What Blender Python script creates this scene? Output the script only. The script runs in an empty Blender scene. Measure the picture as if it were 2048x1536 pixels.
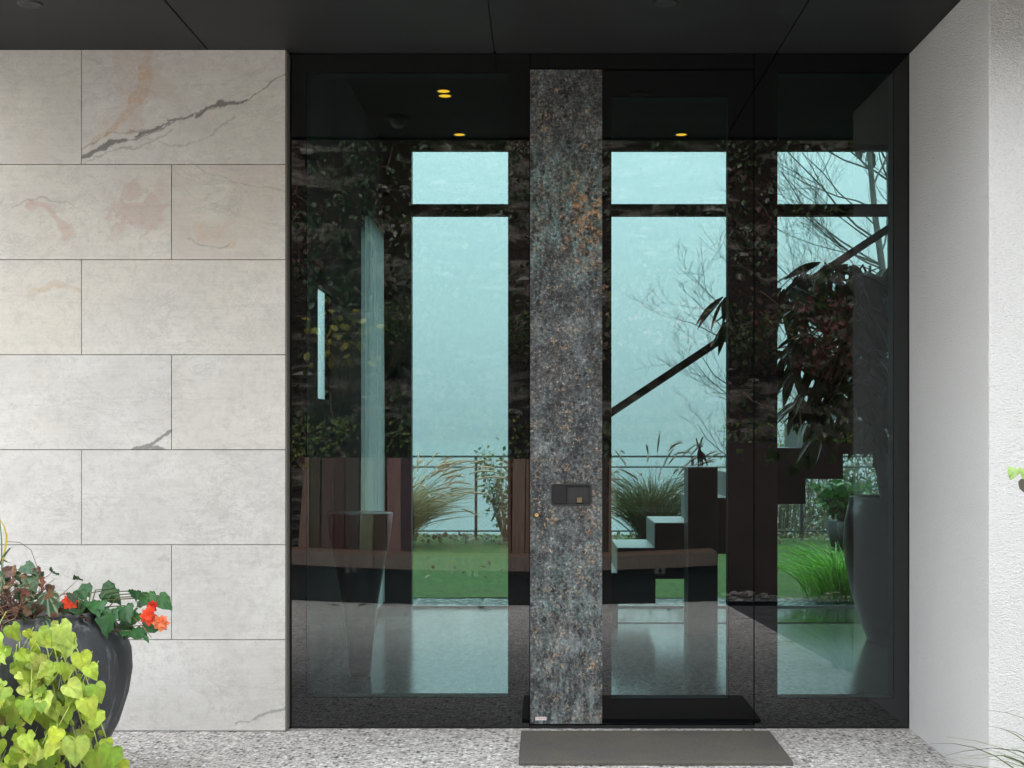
import bpy, math, random
import numpy as np
from mathutils import Vector, noise as mnoise

random.seed(7); rng = np.random.default_rng(7)
scn = bpy.context.scene
COL = scn.collection
DATA = bpy.data
PI = math.pi

# ------------------------------------------------------------------ camera
CAMY, EYE, FPX = -6.0, 1.3, 2700.0
cam = DATA.cameras.new('camera'); camo = DATA.objects.new('camera', cam); COL.objects.link(camo)
cam.sensor_width = 36; cam.lens = 36 * FPX / 2048
cam.shift_x = -64 / 2048; cam.shift_y = 104 / 2048
cam.clip_start = 0.05; cam.clip_end = 6000
camo.location = (0, CAMY, EYE); camo.rotation_euler = (PI / 2, 0, 0)
scn.camera = camo

# ------------------------------------------------------------------ world, sun, exposure
SUN_EL, SUN_ROT = math.radians(64), math.radians(-15)
w = DATA.worlds.new('World'); scn.world = w; w.use_nodes = True
nt = w.node_tree; nt.nodes.clear()
sky = nt.nodes.new('ShaderNodeTexSky'); sky.sky_type = 'NISHITA'; sky.sun_disc = False
sky.sun_elevation = SUN_EL; sky.sun_rotation = SUN_ROT; sky.dust_density = 6; sky.air_density = 1.0; sky.ozone_density = 1
bw = nt.nodes.new('ShaderNodeHueSaturation'); bw.inputs['Saturation'].default_value = 0.12
mixw = nt.nodes.new('ShaderNodeMix'); mixw.data_type = 'RGBA'; mixw.inputs[0].default_value = 0.75
# overcast dome: the zenith is about three times as bright as the horizon
tcw = nt.nodes.new('ShaderNodeTexCoord'); sxw = nt.nodes.new('ShaderNodeSeparateXYZ'); rmw = nt.nodes.new('ShaderNodeMapRange')
nt.links.new(tcw.outputs['Generated'], sxw.inputs[0]); nt.links.new(sxw.outputs[2], rmw.inputs[0])
rmw.inputs[1].default_value = 0.0; rmw.inputs[2].default_value = 1.0; rmw.inputs[3].default_value = 6.0; rmw.inputs[4].default_value = 20.0
cbw = nt.nodes.new('ShaderNodeVectorMath'); cbw.operation = 'SCALE'; cbw.inputs[0].default_value = (.97, 1.0, 1.04)
nt.links.new(rmw.outputs[0], cbw.inputs['Scale']); nt.links.new(cbw.outputs[0], mixw.inputs[7])
bg = nt.nodes.new('ShaderNodeBackground'); bg.inputs[1].default_value = 0.1
wo = nt.nodes.new('ShaderNodeOutputWorld')
nt.links.new(sky.outputs[0], bw.inputs['Color']); nt.links.new(bw.outputs[0], mixw.inputs[6])
nt.links.new(mixw.outputs[2], bg.inputs[0]); nt.links.new(bg.outputs[0], wo.inputs[0])
sun = DATA.lights.new('sun', 'SUN'); sun.energy = 2.5; sun.angle = math.radians(40); sun.color = (1, .97, .92)
suno = DATA.objects.new('sun', sun); COL.objects.link(suno)
# veiled sun high behind the house: the entrance front stays in open shade
suno.rotation_euler = (-(math.radians(90) - SUN_EL), 0, math.radians(15))
suno.location = (0, -20, 20)
vs = scn.view_settings
vs.view_transform = 'Standard'; vs.look = 'None'; vs.gamma = 1.0; vs.exposure = 1.8
try: vs.use_curve_mapping = False
except Exception: pass
cy = scn.cycles
cy.max_bounces = 10; cy.diffuse_bounces = 4; cy.glossy_bounces = 5; cy.transmission_bounces = 8
cy.transparent_max_bounces = 24; cy.use_denoising = True; cy.caustics_reflective = False; cy.caustics_refractive = False
cy.sample_clamp_indirect = 8

# ------------------------------------------------------------------ helpers
def P(px, py, d):                 # seen straight at pixel (px,py) of the 2048 px photo, d metres from the camera
    return Vector(((px - 1088) * d / FPX, d + CAMY, EYE + (872 - py) * d / FPX))
def RF(px, py, D):                # the same, seen mirrored in the glass at y = 0
    v = P(px, py, D); v.y = -v.y; return v

def link(o, parent=None):
    COL.objects.link(o)
    if parent is not None: o.parent = parent
    return o
def tag(o, label=None, cat=None, group=None, kind=None):
    if label: o['label'] = label
    if cat: o['category'] = cat
    if group: o['group'] = group
    if kind: o['kind'] = kind
    return o
def thing(name, label, cat, loc=(0, 0, 0), group=None):
    o = DATA.objects.new(name, None); COL.objects.link(o); o.location = loc; o.empty_display_size = .1
    return tag(o, label, cat, group)
def mesh(name, V, F, mat, parent=None, col=None, smooth=False):
    me = DATA.meshes.new(name)
    V = [tuple(v) for v in V] if not isinstance(V, np.ndarray) else V.tolist()
    if not isinstance(F, list): F = F.tolist()
    me.from_pydata(V, [], F)
    if col is not None:
        a = me.color_attributes.new('col', 'FLOAT_COLOR', 'POINT')
        c = np.asarray(col, dtype=np.float32)
        if c.shape[1] == 3: c = np.hstack([c, np.ones((len(c), 1), np.float32)])
        a.data.foreach_set('color', c.ravel())
    if smooth: me.polygons.foreach_set('use_smooth', [True] * len(me.polygons))
    me.materials.append(mat); me.update()
    o = DATA.objects.new(name, me); COL.objects.link(o)
    if parent is not None:
        o.parent = parent; o.location = -parent.location
    return o

class MB:
    def __init__(s): s.v = []; s.f = []; s.c = []
    def add(s, vs_, fs, c=None):
        b = len(s.v); s.v += [tuple(v) for v in vs_]; s.f += [tuple(i + b for i in f) for f in fs]
        s.c += [c or (1, 1, 1)] * len(vs_); return s
    def box(s, x0, x1, y0, y1, z0, z1, c=None):
        v = [(x, y, z) for z in (z0, z1) for y in (y0, y1) for x in (x0, x1)]
        return s.add(v, [(0, 2, 3, 1), (4, 5, 7, 6), (0, 1, 5, 4), (2, 6, 7, 3), (0, 4, 6, 2), (1, 3, 7, 5)], c)
    def tube(s, pts, rad, n=6, c=None, cap=True):
        pts = [Vector(p) for p in pts]; m = len(pts)
        if not hasattr(rad, '__len__'): rad = [rad] * m
        vs_ = []; up = None
        for i, p in enumerate(pts):
            t = (pts[min(i + 1, m - 1)] - pts[max(i - 1, 0)])
            t = t.normalized() if t.length > 1e-9 else Vector((0, 0, 1))
            if up is None:
                up = Vector((0, 0, 1)) if abs(t.z) < .9 else Vector((1, 0, 0))
            a = t.cross(up)
            if a.length < 1e-6: a = t.orthogonal()
            a.normalize(); b = a.cross(t).normalized(); up = b
            for k in range(n):
                an = 2 * PI * k / n
                vs_.append(p + (a * math.cos(an) + b * math.sin(an)) * rad[i])
        fs = [(i * n + k, i * n + (k + 1) % n, (i + 1) * n + (k + 1) % n, (i + 1) * n + k) for i in range(m - 1) for k in range(n)]
        if cap: fs += [tuple(range(n))[::-1], tuple((m - 1) * n + k for k in range(n))]
        return s.add(vs_, fs, c)
    def lathe(s, prof, n=48, center=(0, 0, 0), c=None):
        vs_ = []; cx, cy_, cz = center
        for r, z in prof:
            for k in range(n):
                a = 2 * PI * k / n; vs_.append((cx + r * math.cos(a), cy_ + r * math.sin(a), cz + z))
        m = len(prof)
        fs = [(i * n + k, i * n + (k + 1) % n, (i + 1) * n + (k + 1) % n, (i + 1) * n + k) for i in range(m - 1) for k in range(n)]
        return s.add(vs_, fs, c)
    def ribbon(s, pts, wid, side, c=None):
        vs_ = []
        for p, w_ in zip(pts, wid): vs_ += [p - side * w_ * .5, p + side * w_ * .5]
        return s.add(vs_, [(2 * i, 2 * i + 1, 2 * i + 3, 2 * i + 2) for i in range(len(pts) - 1)], c)
    def build(s, name, mat, parent=None, smooth=False, bevel=0):
        o = mesh(name, s.v, s.f, mat, parent, s.c, smooth)
        if bevel:
            m = o.modifiers.new('bevel', 'BEVEL'); m.width = bevel; m.segments = 2; m.limit_method = 'ANGLE'
        return o

# leaf scattering
def frame(t, n):
    t = Vector(t).normalized(); n = Vector(n); n = n - t * n.dot(t)
    if n.length < 1e-5: n = t.orthogonal()
    n.normalize(); x = t.cross(n)
    return np.array([[x.x, t.x, n.x], [x.y, t.y, n.y], [x.z, t.z, n.z]])
def scatter(tpl, items):           # items: (pos, tip dir, normal, scale, colour)
    TV, TF, TC = tpl
    n = len(items); k = len(TV)
    Rm = np.array([frame(i[1], i[2]) for i in items]); S = np.array([i[3] for i in items])
    Ps = np.array([tuple(i[0]) for i in items]); Cc = np.array([i[4] for i in items])
    V = np.einsum('nij,kj->nki', Rm, TV) * S[:, None, None] + Ps[:, None, :]
    Cx = Cc[:, None, :] * TC[None, :, :]
    F = [tuple(a + i * k for a in f) for i in range(n) for f in TF]
    return V.reshape(-1, 3), F, Cx.reshape(-1, 3)
def leafmesh(name, tpl, items, mat, parent=None, smooth=True):
    V, F, Cc = scatter(tpl, items); return mesh(name, V, F, mat, parent, Cc, smooth)
def tpl_long(w_=.13, droop=.12, fold=.25, seg=6):      # long pointed leaf along +y, base at the origin
    V = []; C_ = []
    for i in range(seg + 1):
        t = i / seg; hw = w_ * math.sin(PI * min(1, t ** .85 * .97 + .02)) ** .8
        z = -droop * t * t
        V += [(-hw, t, z + hw * fold), (0, t, z), (hw, t, z + hw * fold)]; C_ += [(.95, .95, .95), (1.15, 1.15, 1.1), (.95, .95, .95)]
    F = []
    for i in range(seg):
        a = 3 * i; F += [(a, a + 1, a + 4, a + 3), (a + 1, a + 2, a + 5, a + 4)]
    return np.array(V), F, np.array(C_)
def tpl_quad():
    V = [(0, 0, 0), (.32, .35, .06), (.25, .75, .04), (0, 1, -.08), (-.25, .75, .04), (-.32, .35, .06)]
    return np.array(V), [(0, 1, 2, 3), (0, 3, 4, 5)], np.ones((6, 3))
def tpl_heart(asym=0.0, vein=0.0, rough_=0.0, seed=1):
    r = random.Random(seed)
    half = [(0, 1.0), (.12, .86), (.27, .66), (.41, .45), (.47, .25), (.44, .06), (.33, -.06), (.2, -.09), (.08, -.04)]
    out = [(x * (1 + asym), y) for x, y in half] + [(0, .04)] + [(-x * (1 - asym), y) for x, y in half[1:]][::-1]
    n = len(out); c0 = (0, .12)
    V = [(0, .12, -.02)]; C_ = [(1.12, 1.1, 1.0)]
    for ring, fr in ((0, .5), (1, 1.0)):
        for i, (x, y) in enumerate(out):
            X = c0[0] + (x - c0[0]) * fr; Y = c0[1] + (y - c0[1]) * fr
            z = abs(X) * .30 - .10 * max(0, Y - .3) ** 2 * 2 - fr * fr * .06 + (r.uniform(-.02, .02) + (.03 if i % 2 else -.02) * fr) * (1 + rough_)
            V.append((X, Y, z))
            k = (1 + vein * (1 if i % 2 == 0 else -1)); C_.append((k, k, k) if ring == 0 else (k * .94, k * .94, k * .94))
    F = [(0, 1 + (i + 1) % n, 1 + i) for i in range(n)]
    F += [(1 + i, 1 + (i + 1) % n, 1 + n + (i + 1) % n, 1 + n + i) for i in range(n)]
    return np.array(V), F, np.clip(np.array(C_), 0, 3)
def rv(s=1.0): return Vector((random.gauss(0, s), random.gauss(0, s), random.gauss(0, s)))
def mixc(a, b, t): return tuple(a[i] * (1 - t) + b[i] * t for i in range(3))
def jit(c, s=.25):
    k = 1 + random.uniform(-s, s); return (c[0] * k * (1 + random.uniform(-.1, .1)), c[1] * k, c[2] * k * (1 + random.uniform(-.1, .1)))

# ------------------------------------------------------------------ materials
class M:
    def __init__(s, name):
        s.m = DATA.materials.new(name); s.m.use_nodes = True; s.t = s.m.node_tree; s.t.nodes.clear()
        s.out = s.t.nodes.new('ShaderNodeOutputMaterial')
    def n(s, typ, ins=None, **props):
        x = s.t.nodes.new(typ)
        for k, v in props.items(): setattr(x, k, v)
        for k, v in (ins or {}).items():
            i = x.inputs[k]
            if isinstance(v, bpy.types.NodeSocket): s.t.links.new(v, i)
            else: i.default_value = v if not (isinstance(v, tuple) and len(v) == 3 and i.type == 'RGBA') else (*v, 1)
        return x
    def L(s, a, b): s.t.links.new(a, b)
    def obj(s, scale=(1, 1, 1)):
        tc = s.n('ShaderNodeTexCoord')
        return s.n('ShaderNodeMapping', {0: tc.outputs['Object'], 3: scale}).outputs[0]
    def noise(s, vec, sc, det=5, rough=.55, dist=0.0):
        return s.n('ShaderNodeTexNoise', {'Vector': vec, 'Scale': sc, 'Detail': det, 'Roughness': rough, 'Distortion': dist}).outputs[0]
    def ramp(s, fac, stops, interp='LINEAR'):
        r = s.n('ShaderNodeValToRGB', {0: fac}); e = r.color_ramp.elements; r.color_ramp.interpolation = interp
        while len(e) < len(stops): e.new(.5)
        for i, (p, c) in enumerate(stops):
            e[i].position = p; e[i].color = (c, c, c, 1) if not isinstance(c, tuple) else (*c, 1)
        return r.outputs[0]
    def mix(s, f, a, b, blend='MIX'):
        x = s.n('ShaderNodeMix', data_type='RGBA', blend_type=blend)
        for i, v in ((0, f), (6, a), (7, b)):
            if isinstance(v, bpy.types.NodeSocket): s.L(v, x.inputs[i])
            else: x.inputs[i].default_value = v if i == 0 else (*v, 1)
        return x.outputs[2]
    def math(s, op, a, b=0.0, clamp=False):
        x = s.n('ShaderNodeMath', operation=op, use_clamp=clamp)
        for i, v in ((0, a), (1, b)):
            if isinstance(v, bpy.types.NodeSocket): s.L(v, x.inputs[i])
            else: x.inputs[i].default_value = v
        return x.outputs[0]
    def bump(s, h, strength=.3, dist=.01, normal=None):
        d = {'Height': h, 'Strength': strength, 'Distance': dist}
        if normal is not None: d['Normal'] = normal
        return s.n('ShaderNodeBump', d).outputs[0]
    def attr(s): return s.n('ShaderNodeAttribute', attribute_name='col')
    def fin(s, color, rough=.6, metal=0.0, normal=None, spec=.5, extra=None):
        d = {'Base Color': color, 'Roughness': rough, 'Metallic': metal, 'Specular IOR Level': spec}
        if normal is not None: d['Normal'] = normal
        d.update(extra or {})
        b = s.n('ShaderNodeBsdfPrincipled', d); s.L(b.outputs[0], s.out.inputs[0]); s.b = b; return s.m

def mottled(name, c1, c2, scale=6, rough=.6, metal=0., bump=.15, bscale=40, bdist=.004, spec=.5, stretch=(1, 1, 1)):
    m = M(name); v = m.obj(stretch); n1 = m.noise(v, scale, 6, .6)
    c = m.ramp(n1, [(.32, c1), (.68, c2)]); n2 = m.noise(v, bscale, 4)
    return m.fin(c, rough, metal, m.bump(n2, bump, bdist), spec)

def glass(name, tint, f0=.04, wav=.0006, nscale=1.3):
    m = M(name); v = m.obj((1, 1, .8))
    nz = m.noise(v, nscale, 1, .4)
    g = m.n('ShaderNodeNewGeometry')
    dot = m.n('ShaderNodeVectorMath', {0: g.outputs['Normal'], 1: g.outputs['Incoming']}, operation='DOT_PRODUCT').outputs['Value']
    c = m.math('ABSOLUTE', dot); k = m.math('SUBTRACT', 1.0, c, True); k5 = m.math('POWER', k, 5.0)
    R = m.math('ADD', m.math('MULTIPLY', k5, 1 - f0), f0, True)
    gl = m.n('ShaderNodeBsdfGlossy', {'Color': (1, 1, 1), 'Roughness': 0.0, 'Normal': m.bump(nz, 1.0, wav)})
    tr = m.n('ShaderNodeBsdfTransparent', {'Color': tint})
    mx = m.n('ShaderNodeMixShader', {0: R, 1: tr.outputs[0], 2: gl.outputs[0]}); m.L(mx.outputs[0], m.out.inputs[0])
    return m.m

def leafmat(name, rough=.45, trans=.3, spec=.4, spots=False):
    m = M(name); a = m.attr().outputs[0]; v = m.obj(); nz = m.noise(v, 45, 4)
    c = m.mix(1.0, a, m.ramp(nz, [(.3, .78), (.7, 1.15)]), 'MULTIPLY')
    if spots:
        c = m.mix(m.ramp(m.noise(v, 75, 4, .6), [(.66, 0.), (.70, .75)]), c, (.16, .10, .035)); c = m.mix(m.ramp(m.noise(v, 11, 4, .6), [(.5, 0.), (.72, .5)]), c, (.42, .40, .07))
    b = m.n('ShaderNodeBsdfPrincipled', {'Base Color': c, 'Roughness': rough, 'Specular IOR Level': spec, 'Normal': m.bump(nz, .25, .003)})
    t = m.n('ShaderNodeBsdfTranslucent', {'Color': c}); mx = m.n('ShaderNodeMixShader', {0: trans, 1: b.outputs[0], 2: t.outputs[0]})
    m.L(mx.outputs[0], m.out.inputs[0]); return m.m

MAT = {}
MAT['tinted_glass'] = glass('tinted_glass', (.652, .744, .742), .042, .0004)
MAT['tinted_glass_b'] = glass('tinted_glass_b', (.652, .744, .742), .042, .0008, 1.0)
MAT['rear_glass'] = glass('rear_glass', (.665, .762, .758), .03, .0002)
def enamel(name, wav, nscale):      # glass enamelled black from behind: mirrors like the clear pane, shows nothing through
    m = M(name); v = m.obj((1, 1, .8)); g = m.n('ShaderNodeNewGeometry')
    dot = m.n('ShaderNodeVectorMath', {0: g.outputs['Normal'], 1: g.outputs['Incoming']}, operation='DOT_PRODUCT').outputs['Value']
    k5 = m.math('POWER', m.math('SUBTRACT', 1.0, m.math('ABSOLUTE', dot), True), 5.0)
    R = m.math('ADD', m.math('MULTIPLY', k5, .93), .062, True)
    gl = m.n('ShaderNodeBsdfGlossy', {'Color': (1, 1, 1), 'Roughness': 0.0, 'Normal': m.bump(m.noise(v, nscale, 1, .4), 1.0, wav)})
    df = m.n('ShaderNodeBsdfDiffuse', {'Color': (.0035, .004, .0045)})
    mx = m.n('ShaderNodeMixShader', {0: R, 1: df.outputs[0], 2: gl.outputs[0]}); m.L(mx.outputs[0], m.out.inputs[0]); return m.m
MAT['black_enamel'] = enamel('black_enamel', .0004, 1.3); MAT['black_enamel_b'] = enamel('black_enamel_b', .0008, 1.0)
MAT['leaf'] = leafmat('leaf'); MAT['lime_leaf'] = leafmat('lime_leaf', .5, .25, .35, True); MAT['leaf_dark'] = leafmat('leaf_dark', .35, .12, .5)
MAT['black_frame'] = mottled('black_frame', (.007, .008, .009), (.010, .011, .012), 3, .75, 0, .03, 90, .001, .2)
MAT['black_metal'] = mottled('black_metal', (.016, .016, .017), (.024, .024, .025), 5, .42, .4, .05, 80, .001)
MAT['soffit'] = mottled('soffit', (.014, .014, .015), (.020, .020, .021), 1.6, .6, 0, .06, 30, .002, .25)
MAT['bark'] = mottled('bark', (.10, .097, .09), (.22, .21, .195), 9, .85, 0, .5, 30, .01)
MAT['twig'] = mottled('twig', (.10, .07, .05), (.20, .14, .10), 20, .8, 0, .3, 60, .004)
MAT['dark_step'] = mottled('dark_step', (.022, .022, .024), (.032, .032, .034), 2.5, .45, 0, .05, 60, .001)
MAT['lit_top'] = mottled('lit_top', (.26, .27, .27), (.32, .33, .33), 3, .35, 0, .03, 60, .001)  # paler than the flight: light on upper faces put into the colour
MAT['riser'] = mottled('riser', (.10, .105, .10), (.14, .145, .14), 3, .5, 0, .03, 60, .001)  # mid tone: light on the left-facing risers put into the colour
MAT['bronze'] = mottled('bronze', (.025, .018, .016), (.05, .035, .03), 30, .4, .6, .3, 90, .001)
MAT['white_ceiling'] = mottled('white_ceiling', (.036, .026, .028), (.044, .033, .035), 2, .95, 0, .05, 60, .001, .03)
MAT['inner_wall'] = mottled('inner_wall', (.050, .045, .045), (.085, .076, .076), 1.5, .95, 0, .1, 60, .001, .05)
MAT['soil'] = mottled('soil', (.02, .015, .011), (.05, .038, .028), 25, .95, 0, .8, 60, .01)

def m_render_wall():               # scraped white render with a worm-like grain
    m = M('white_render'); v = m.obj((1, 1, 1.6)); n1 = m.noise(v, 95, 4, .55, .4); n2 = m.noise(m.obj(), 1.3, 3)
    n3 = m.n('ShaderNodeTexVoronoi', {'Vector': v, 'Scale': 210.0}).outputs[0]
    h = m.math('ADD', n1, m.math('MULTIPLY', n3, .35))
    c = m.mix(m.ramp(n2, [(.3, 0.), (.7, 1.)]), (.66, .66, .65), (.71, .71, .70))
    c = m.mix(m.ramp(n1, [(.30, .5), (.48, 0.)]), c, (.55, .55, .54))
    return m.fin(c, .9, 0, m.bump(h, .9, .008), .2)
MAT['white_render'] = m_render_wall()

def m_aggregate():                 # exposed aggregate: pale binder, grey, white and black pebbles
    m = M('exposed_aggregate'); v = m.obj()
    vo = m.n('ShaderNodeTexVoronoi', {'Vector': v, 'Scale': 50.0, 'Randomness': 1.0}, feature='F1')
    cellc = m.n('ShaderNodeSeparateColor', {0: vo.outputs['Color']}).outputs[0]
    cc = m.ramp(cellc, [(0, (.03, .03, .034)), (.16, (.09, .085, .08)), (.30, (.30, .28, .265)), (.5, (.50, .48, .455)), (.75, (.62, .60, .575)), (1, (.76, .745, .72))])
    edge = m.ramp(vo.outputs['Distance'], [(.30, 0.), (.56, 1.)])
    vo2 = m.n('ShaderNodeTexVoronoi', {'Vector': v, 'Scale': 150.0}, feature='F1')
    c2 = m.ramp(m.n('ShaderNodeSeparateColor', {0: vo2.outputs['Color']}).outputs[1], [(0, (.16, .15, .145)), (.4, (.42, .40, .38)), (1, (.60, .58, .55))])
    c = m.mix(edge, cc, c2)
    big = m.noise(v, 1.1, 4); c = m.mix(1.0, c, m.ramp(big, [(.3, .86), (.7, 1.08)]), 'MULTIPLY')
    c = m.mix(1.0, c, m.ramp(m.noise(v, 30, 3, .8), [(.34, .55), (.5, 1.0), (.66, 1.3)]), 'MULTIPLY')
    h = m.math('SUBTRACT', 1.0, vo.outputs['Distance'])
    return m.fin(c, .65, 0, m.bump(h, .5, .004), .4)
MAT['aggregate'] = m_aggregate()

def m_stone():                     # pale brushed quartzite; veins and patches come from the slab's own colour masks
    m = M('brushed_quartzite'); at = m.attr(); sp = m.n('ShaderNodeSeparateColor', {0: at.outputs[0]})
    dark, pink, rust = sp.outputs[0], sp.outputs[1], sp.outputs[2]; tone = at.outputs['Alpha']
    v = m.obj(); vs_ = m.obj((1, 1, 1.35))
    n1 = m.noise(vs_, 3.2, 8, .62, .8); n2 = m.noise(v, 26, 8, .7, .5); n3 = m.noise(v, 110, 4, .7)
    c = m.mix(m.ramp(n1, [(.35, 0.), (.65, 1.)]), (.54, .53, .505), (.64, .632, .61))
    c = m.mix(m.ramp(tone, [(0., 0.), (1., .8)]), c, (.60, .575, .49))
    # thin grey crackle
    rot = m.n('ShaderNodeMapping', {0: m.n('ShaderNodeTexCoord').outputs['Object'], 2: (0, math.radians(32), 0), 3: (1, 1, 2.3)}).outputs[0]
    crk = m.math('ABSOLUTE', m.math('SUBTRACT', m.noise(rot, 3.6, 12, .76, .7), .5))
    c = m.mix(m.ramp(m.noise(rot, 2.2, 9, .7, .5), [(.42, 0.), (.62, .45)]), c, (.52, .50, .47))
    c = m.mix(m.math('MULTIPLY', m.ramp(crk, [(0., .62), (.014, 0.)]), m.ramp(m.noise(v, 2.6, 4), [(.42, 0.), (.60, 1.)])), c, (.30, .295, .28))
    c = m.mix(m.ramp(n2, [(.48, 0.), (.70, .6)]), c, (.42, .41, .385))
    c = m.mix(m.math('MULTIPLY', m.ramp(n3, [(.56, 0.), (.66, .5)]), m.ramp(n1, [(.4, .15), (.6, 1.)])), c, (.36, .34, .32))
    c = m.mix(m.ramp(n3, [(.28, .3), (.40, 0.)]), c, (.78, .77, .75))
    c = m.mix(m.math('MULTIPLY', pink, m.ramp(n2, [(.35, 1.), (.62, .25)])), c, (.50, .375, .32))
    c = m.mix(m.math('MULTIPLY', rust, m.ramp(n2, [(.35, 1.), (.6, .2)])), c, (.48, .29, .15))
    c = m.mix(m.math('MULTIPLY', dark, .88), c, (.13, .135, .12))
    c = m.mix(1.0, c, m.ramp(m.noise(m.obj((1.6, 1, 42)), 3.0, 6, .75), [(.33, .95), (.67, 1.03)]), 'MULTIPLY')
    wv = m.n('ShaderNodeTexWave', {'Vector': m.obj(), 'Scale': 62.0, 'Distortion': 2.2, 'Detail': 2.0, 'Detail Scale': 3.0}, bands_direction='Z')
    c = m.mix(m.math('MULTIPLY', m.ramp(wv.outputs[1], [(.0, .34), (.35, 0.)]), m.ramp(m.noise(m.obj((.25, 1, 4)), 9, 3), [(.35, .3), (.6, 1.)])), c, (.40, .39, .37))
    h = m.math('ADD', m.math('MULTIPLY', wv.outputs[1], .5), n3)
    return m.fin(c, .62, 0, m.bump(h, .35, .0016), .35)
MAT['stone'] = m_stone()

def m_patina():                    # oxidised copper sheet: slate grey, verdigris, copper and gold flecks
    m = M('patinated_metal'); tc = m.n('ShaderNodeTexCoord').outputs['Object']
    sx = m.n('ShaderNodeSeparateXYZ', {0: tc}); z = sx.outputs[2]; x = sx.outputs[0]
    v = m.obj(); vst = m.obj((1.7, 1, .75))
    n1 = m.noise(v, 7, 10, .72, .4); n2 = m.noise(v, 34, 10, .82, .25); n3 = m.noise(v, 95, 6, .85)
    c = m.ramp(n1, [(.36, (.022, .023, .027)), (.48, (.055, .058, .062)), (.57, (.11, .122, .124)), (.68, (.24, .27, .272))])
    c = m.mix(m.ramp(n2, [(.54, 0.), (.66, .8)]), c, (.24, .26, .265))
    c = m.mix(m.ramp(n2, [(.36, .95), (.46, 0.)]), c, (.012, .012, .015))
    # warm brown bruises
    c = m.mix(m.ramp(m.noise(v, 5.5, 7, .65), [(.54, 0.), (.68, .3)]), c, (.16, .12, .09))
    def band(z0, hw):              # 1 inside the band of height around z0
        return m.ramp(m.math('ABSOLUTE', m.math('SUBTRACT', z, z0)), [(hw * .35, 1.), (hw, 0.)])
    tealn = m.ramp(m.noise(vst, 13, 8, .7, .6), [(.44, 0.), (.60, .85)])
    teal = m.math('MULTIPLY', tealn, m.math('ADD', band(2.28, .36), m.math('ADD', m.math('MULTIPLY', band(.62, .3), .30), .10), True))
    c = m.mix(teal, c, (.20, .33, .32))
    bright = m.ramp(m.noise(vst, 9, 6, .65), [(.55, 0.), (.72, .55)])
    c = m.mix(m.math('MULTIPLY', bright, m.ramp(z, [(.0, 1.), (1.6, .35)])), c, (.36, .39, .40))
    xr = m.ramp(x, [(.09, .15), (.20, 1.)])
    cop = m.math('MULTIPLY', m.ramp(m.noise(v, 26, 10, .8, .15), [(.50, 0.), (.57, .9)]), m.math('MULTIPLY', band(2.27, .27), xr))
    c = m.mix(cop, c, (.52, .30, .14))
    sp = m.ramp(m.noise(v, 20, 10, .8, .1), [(.575, 0.), (.63, 1.)])
    c = m.mix(m.math('MULTIPLY', sp, .8), c, (.44, .25, .13))
    def warp(sc, amt): return m.n('ShaderNodeVectorMath', {0: v, 1: m.n('ShaderNodeVectorMath', {0: m.n('ShaderNodeTexNoise', {'Vector': v, 'Scale': sc, 'Detail': 4.0}).outputs[1], 'Scale': amt}, operation='SCALE').outputs[0]}, operation='ADD').outputs[0]
    vo = m.n('ShaderNodeTexVoronoi', {'Vector': warp(60.0, .018), 'Scale': 58.0})
    gold = m.math('MULTIPLY', m.ramp(m.noise(v, 62, 5, .62, .6), [(.575, 0.), (.625, 1.)]), m.ramp(m.noise(v, 9, 8, .8), [(.49, 0.), (.57, 1.)]))
    pit = m.n('ShaderNodeTexVoronoi', {'Vector': warp(40.0, .03), 'Scale': 36.0})
    c = m.mix(m.math('MULTIPLY', m.ramp(pit.outputs['Distance'], [(.26, .9), (.38, 0.)]), m.ramp(m.noise(vst, 6, 6, .75), [(.46, 0.), (.54, 1.)])), c, (.010, .010, .013))
    c = m.mix(m.ramp(n3, [(.56, 0.), (.63, .75)]), c, (.40, .41, .40))
    c = m.mix(m.ramp(n3, [(.34, .85), (.43, 0.)]), c, (.012, .012, .015))
    c = m.mix(1.0, c, m.ramp(m.noise(v, 22, 14, .86, .1), [(.38, .35), (.48, .8), (.56, 1.05), (.66, 1.8)]), 'MULTIPLY')
    c = m.mix(1.0, c, m.ramp(m.noise(v, 70, 3, .7), [(.36, .40), (.48, .85), (.56, 1.1), (.66, 2.0)]), 'MULTIPLY')
    c = m.mix(m.math('MULTIPLY', gold, .75), c, (.50, .36, .20))
    c = m.mix(m.math('MULTIPLY', m.ramp(m.noise(m.obj((2.2, 1, .7)), 14, 10, .8, .3), [(.50, 0.), (.62, .7)]), m.ramp(z, [(.1, 1.), (1.3, .15)])), c, (.27, .32, .32))
    h = m.math('ADD', n2, m.math('MULTIPLY', n3, .6))
    return m.fin(c, .58, .12, m.bump(h, .45, .003), .45)
MAT['patina'] = m_patina()

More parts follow.
